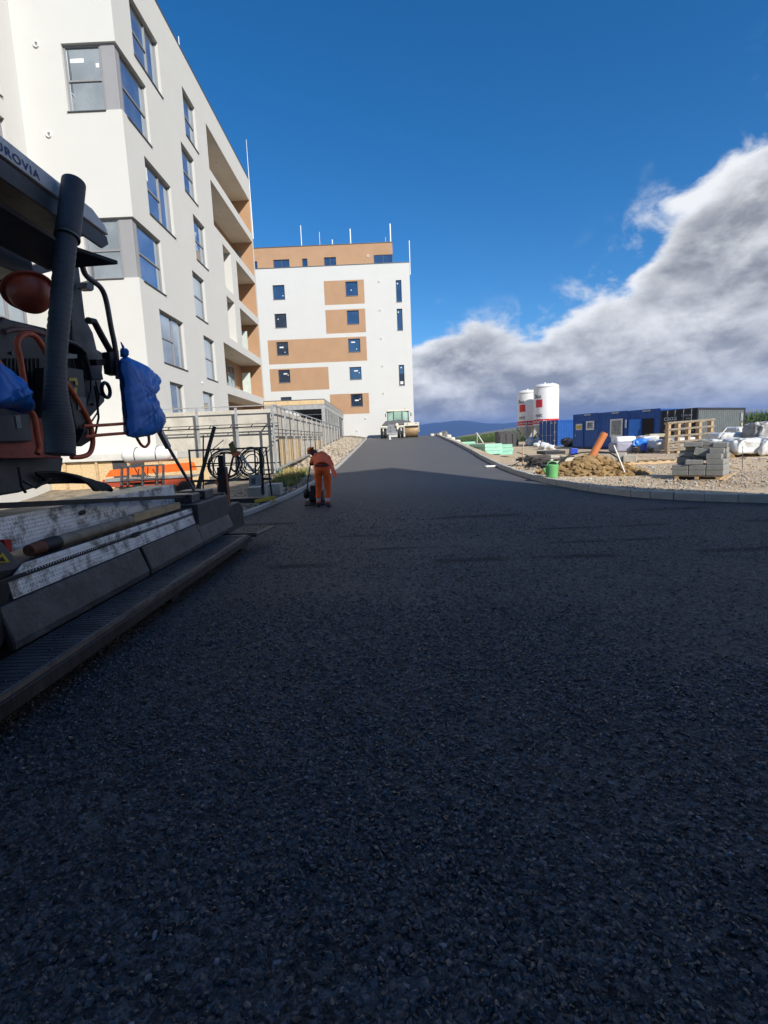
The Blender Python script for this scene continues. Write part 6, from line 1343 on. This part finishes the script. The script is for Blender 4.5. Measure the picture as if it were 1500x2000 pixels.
# ================================================================== loose aggregate of the fresh mat in front of the camera
def aggregate():
    me = bpy.data.meshes.new('asphalt_aggregate'); xs_ = np.linspace(-4.2, 10, 72); ys_ = np.linspace(.5, 12.5, 300); nx_ = len(xs_)
    me.from_pydata([(x, y, -.0025) for y in ys_ for x in xs_], [], [(i*nx_+k, i*nx_+k+1, (i+1)*nx_+k+1, (i+1)*nx_+k) for i in range(len(ys_)-1) for k in range(nx_-1)])
    at = me.attributes.new('dens', 'FLOAT', 'POINT'); d = []
    for y in ys_:
        for x in xs_:
            rr = math.hypot(x, y); f = (1-sst((rr-2.0)/3.6))+.16*sst((rr-2.5)/2)*(1-sst((rr-7.5)/5)); f *= 1 if -(y*.95+1.0) < x < min(y*.95+1.2, xr(y)-.2) and x > xl(y)+.2 else 0
            for y0, wd in SEAMS: f *= 1-.55*math.exp(-((y-y0+.03*mnoise.noise(V((x*.5, y0, 0))))/(wd*.9))**2)
            d.append(7000*f*max(.12, .72+.9*mnoise.noise(V((x*.7, y*.9, 0)))+.5*mnoise.noise(V((x*2.3, y*2.3, 5)))))
    at.data.foreach_set('value', d)
    o = bpy.data.objects.new('asphalt_aggregate', me); COL.objects.link(o); o['kind'] = 'stuff'; tag(o, 'black bitumen coated stones of the fresh asphalt in the foreground', 'aggregate')
    am = bpy.data.materials.new('coated_stone'); am.use_nodes = True; nt = am.node_tree; bs = nt.nodes['Principled BSDF']; oi = N(nt, 'ShaderNodeObjectInfo'); MATS['coated_stone'] = am
    rnd = oi.outputs['Random']; c_ = mixc(nt, smooth(nt, rnd, .1, .95), (.015, .0138, .0155), (.080, .072, .078)); nt.links.new(mixc(nt, smooth(nt, rnd, .985, 1.0), c_, (.22, .21, .23)), bs.inputs['Base Color'])
    nt.links.new(math_n(nt, 'ADD', .17, math_n(nt, 'MULTIPLY', math_n(nt, 'FRACT', math_n(nt, 'MULTIPLY', rnd, 37.0)), .4)), bs.inputs['Roughness'])
    me.materials.append(am)
    ng = bpy.data.node_groups.new('aggregate', 'GeometryNodeTree'); ng.interface.new_socket('Geometry', in_out='INPUT', socket_type='NodeSocketGeometry'); ng.interface.new_socket('Geometry', in_out='OUTPUT', socket_type='NodeSocketGeometry')
    nd = ng.nodes.new; L = ng.links.new; gi = nd('NodeGroupInput'); go = nd('NodeGroupOutput')
    dp = nd('GeometryNodeDistributePointsOnFaces'); na_ = nd('GeometryNodeInputNamedAttribute'); na_.data_type = 'FLOAT'; na_.inputs['Name'].default_value = 'dens'
    L(gi.outputs[0], dp.inputs['Mesh']); L(na_.outputs['Attribute'], dp.inputs['Density'])
    join = nd('GeometryNodeGeometryToInstance')
    for k in range(5):
        ic = nd('GeometryNodeMeshIcoSphere'); ic.inputs['Subdivisions'].default_value = 2; ic.inputs['Radius'].default_value = 1
        sp = nd('GeometryNodeSetPosition'); nz = nd('ShaderNodeTexNoise'); nz.noise_dimensions = '4D'; nz.inputs['W'].default_value = k*3.7; nz.inputs['Scale'].default_value = .8; nz.inputs['Detail'].default_value = 1.5
        sb = nd('ShaderNodeVectorMath'); sb.operation = 'SUBTRACT'; sb.inputs[1].default_value = (.5, .5, .5); sc = nd('ShaderNodeVectorMath'); sc.operation = 'SCALE'; sc.inputs['Scale'].default_value = 1.9
        L(nz.outputs['Color'], sb.inputs[0]); L(sb.outputs[0], sc.inputs[0]); L(sc.outputs[0], sp.inputs['Offset']); L(ic.outputs['Mesh'], sp.inputs['Geometry']); L(sp.outputs[0], join.inputs[0])
    ip = nd('GeometryNodeInstanceOnPoints'); ip.inputs['Pick Instance'].default_value = True
    L(dp.outputs['Points'], ip.inputs['Points']); L(join.outputs[0], ip.inputs['Instance'])
    rv = nd('FunctionNodeRandomValue'); rv.data_type = 'FLOAT_VECTOR'; rv.inputs[0].default_value = (-.9,-.9,0); rv.inputs[1].default_value = (.9,.9,6.28)
    er = nd('FunctionNodeEulerToRotation'); L(rv.outputs[0], er.inputs[0]); L(er.outputs[0], ip.inputs['Rotation'])
    rs = nd('FunctionNodeRandomValue'); rs.data_type = 'FLOAT_VECTOR'; rs.inputs[0].default_value = (.75,.65,.40); rs.inputs[1].default_value = (1.25,1.05,.80); rs.inputs['Seed'].default_value = 5
    r1 = nd('FunctionNodeRandomValue'); r1.data_type = 'FLOAT'; r1.inputs[2].default_value = 0; r1.inputs[3].default_value = 1; r1.inputs['Seed'].default_value = 8
    pw_ = nd('ShaderNodeMath'); pw_.operation = 'POWER'; L(r1.outputs[1], pw_.inputs[0]); pw_.inputs[1].default_value = 2.2
    mr = nd('ShaderNodeMath'); mr.operation = 'MULTIPLY_ADD'; L(pw_.outputs[0], mr.inputs[0]); mr.inputs[1].default_value = .0110; mr.inputs[2].default_value = .0046
    vs_ = nd('ShaderNodeVectorMath'); vs_.operation = 'SCALE'; L(rs.outputs[0], vs_.inputs[0]); L(mr.outputs[0], vs_.inputs['Scale']); L(vs_.outputs[0], ip.inputs['Scale'])
    sm = nd('GeometryNodeSetMaterial'); sm.inputs['Material'].default_value = am; L(ip.outputs[0], sm.inputs[0]); L(sm.outputs[0], go.inputs[0])
    md = o.modifiers.new('scatter', 'NODES'); md.node_group = ng
aggregate()
# crumbs of mix dropped round the worker
def pl_c(r): x = -1.2+4.6*r.random(); y = 9.6+1.6*r.random()**2-.12*x; return (x, y, .006)
stones('asphalt_crumbs', 300, pl_c, .006, .026, MATS['coated_stone'], 'black crumbs of asphalt strewn across the mat right of the worker', 'crumbs', seed=14)

# ================================================================== the air in front of the far mountains
hm = bpy.data.materials.new('haze_air'); hm.use_nodes = True; _nt = hm.node_tree; _nt.nodes.clear()
_o = N(_nt, 'ShaderNodeOutputMaterial'); _v = N(_nt, 'ShaderNodeVolumePrincipled'); _v.inputs['Color'].default_value = (.22, .44, 1, 1); _v.inputs['Density'].default_value = 1.0e-4; _v.inputs['Anisotropy'].default_value = 0
_nt.links.new(_v.outputs[0], _o.inputs['Volume'])
mb = MB(); mb.box(-9800, 9800, -600, 9800, -2.5, 330); hz_ = mb.build('haze', hm, kind='stuff'); tag(hz_, 'bluish haze hanging over the land before the far mountains', 'haze')
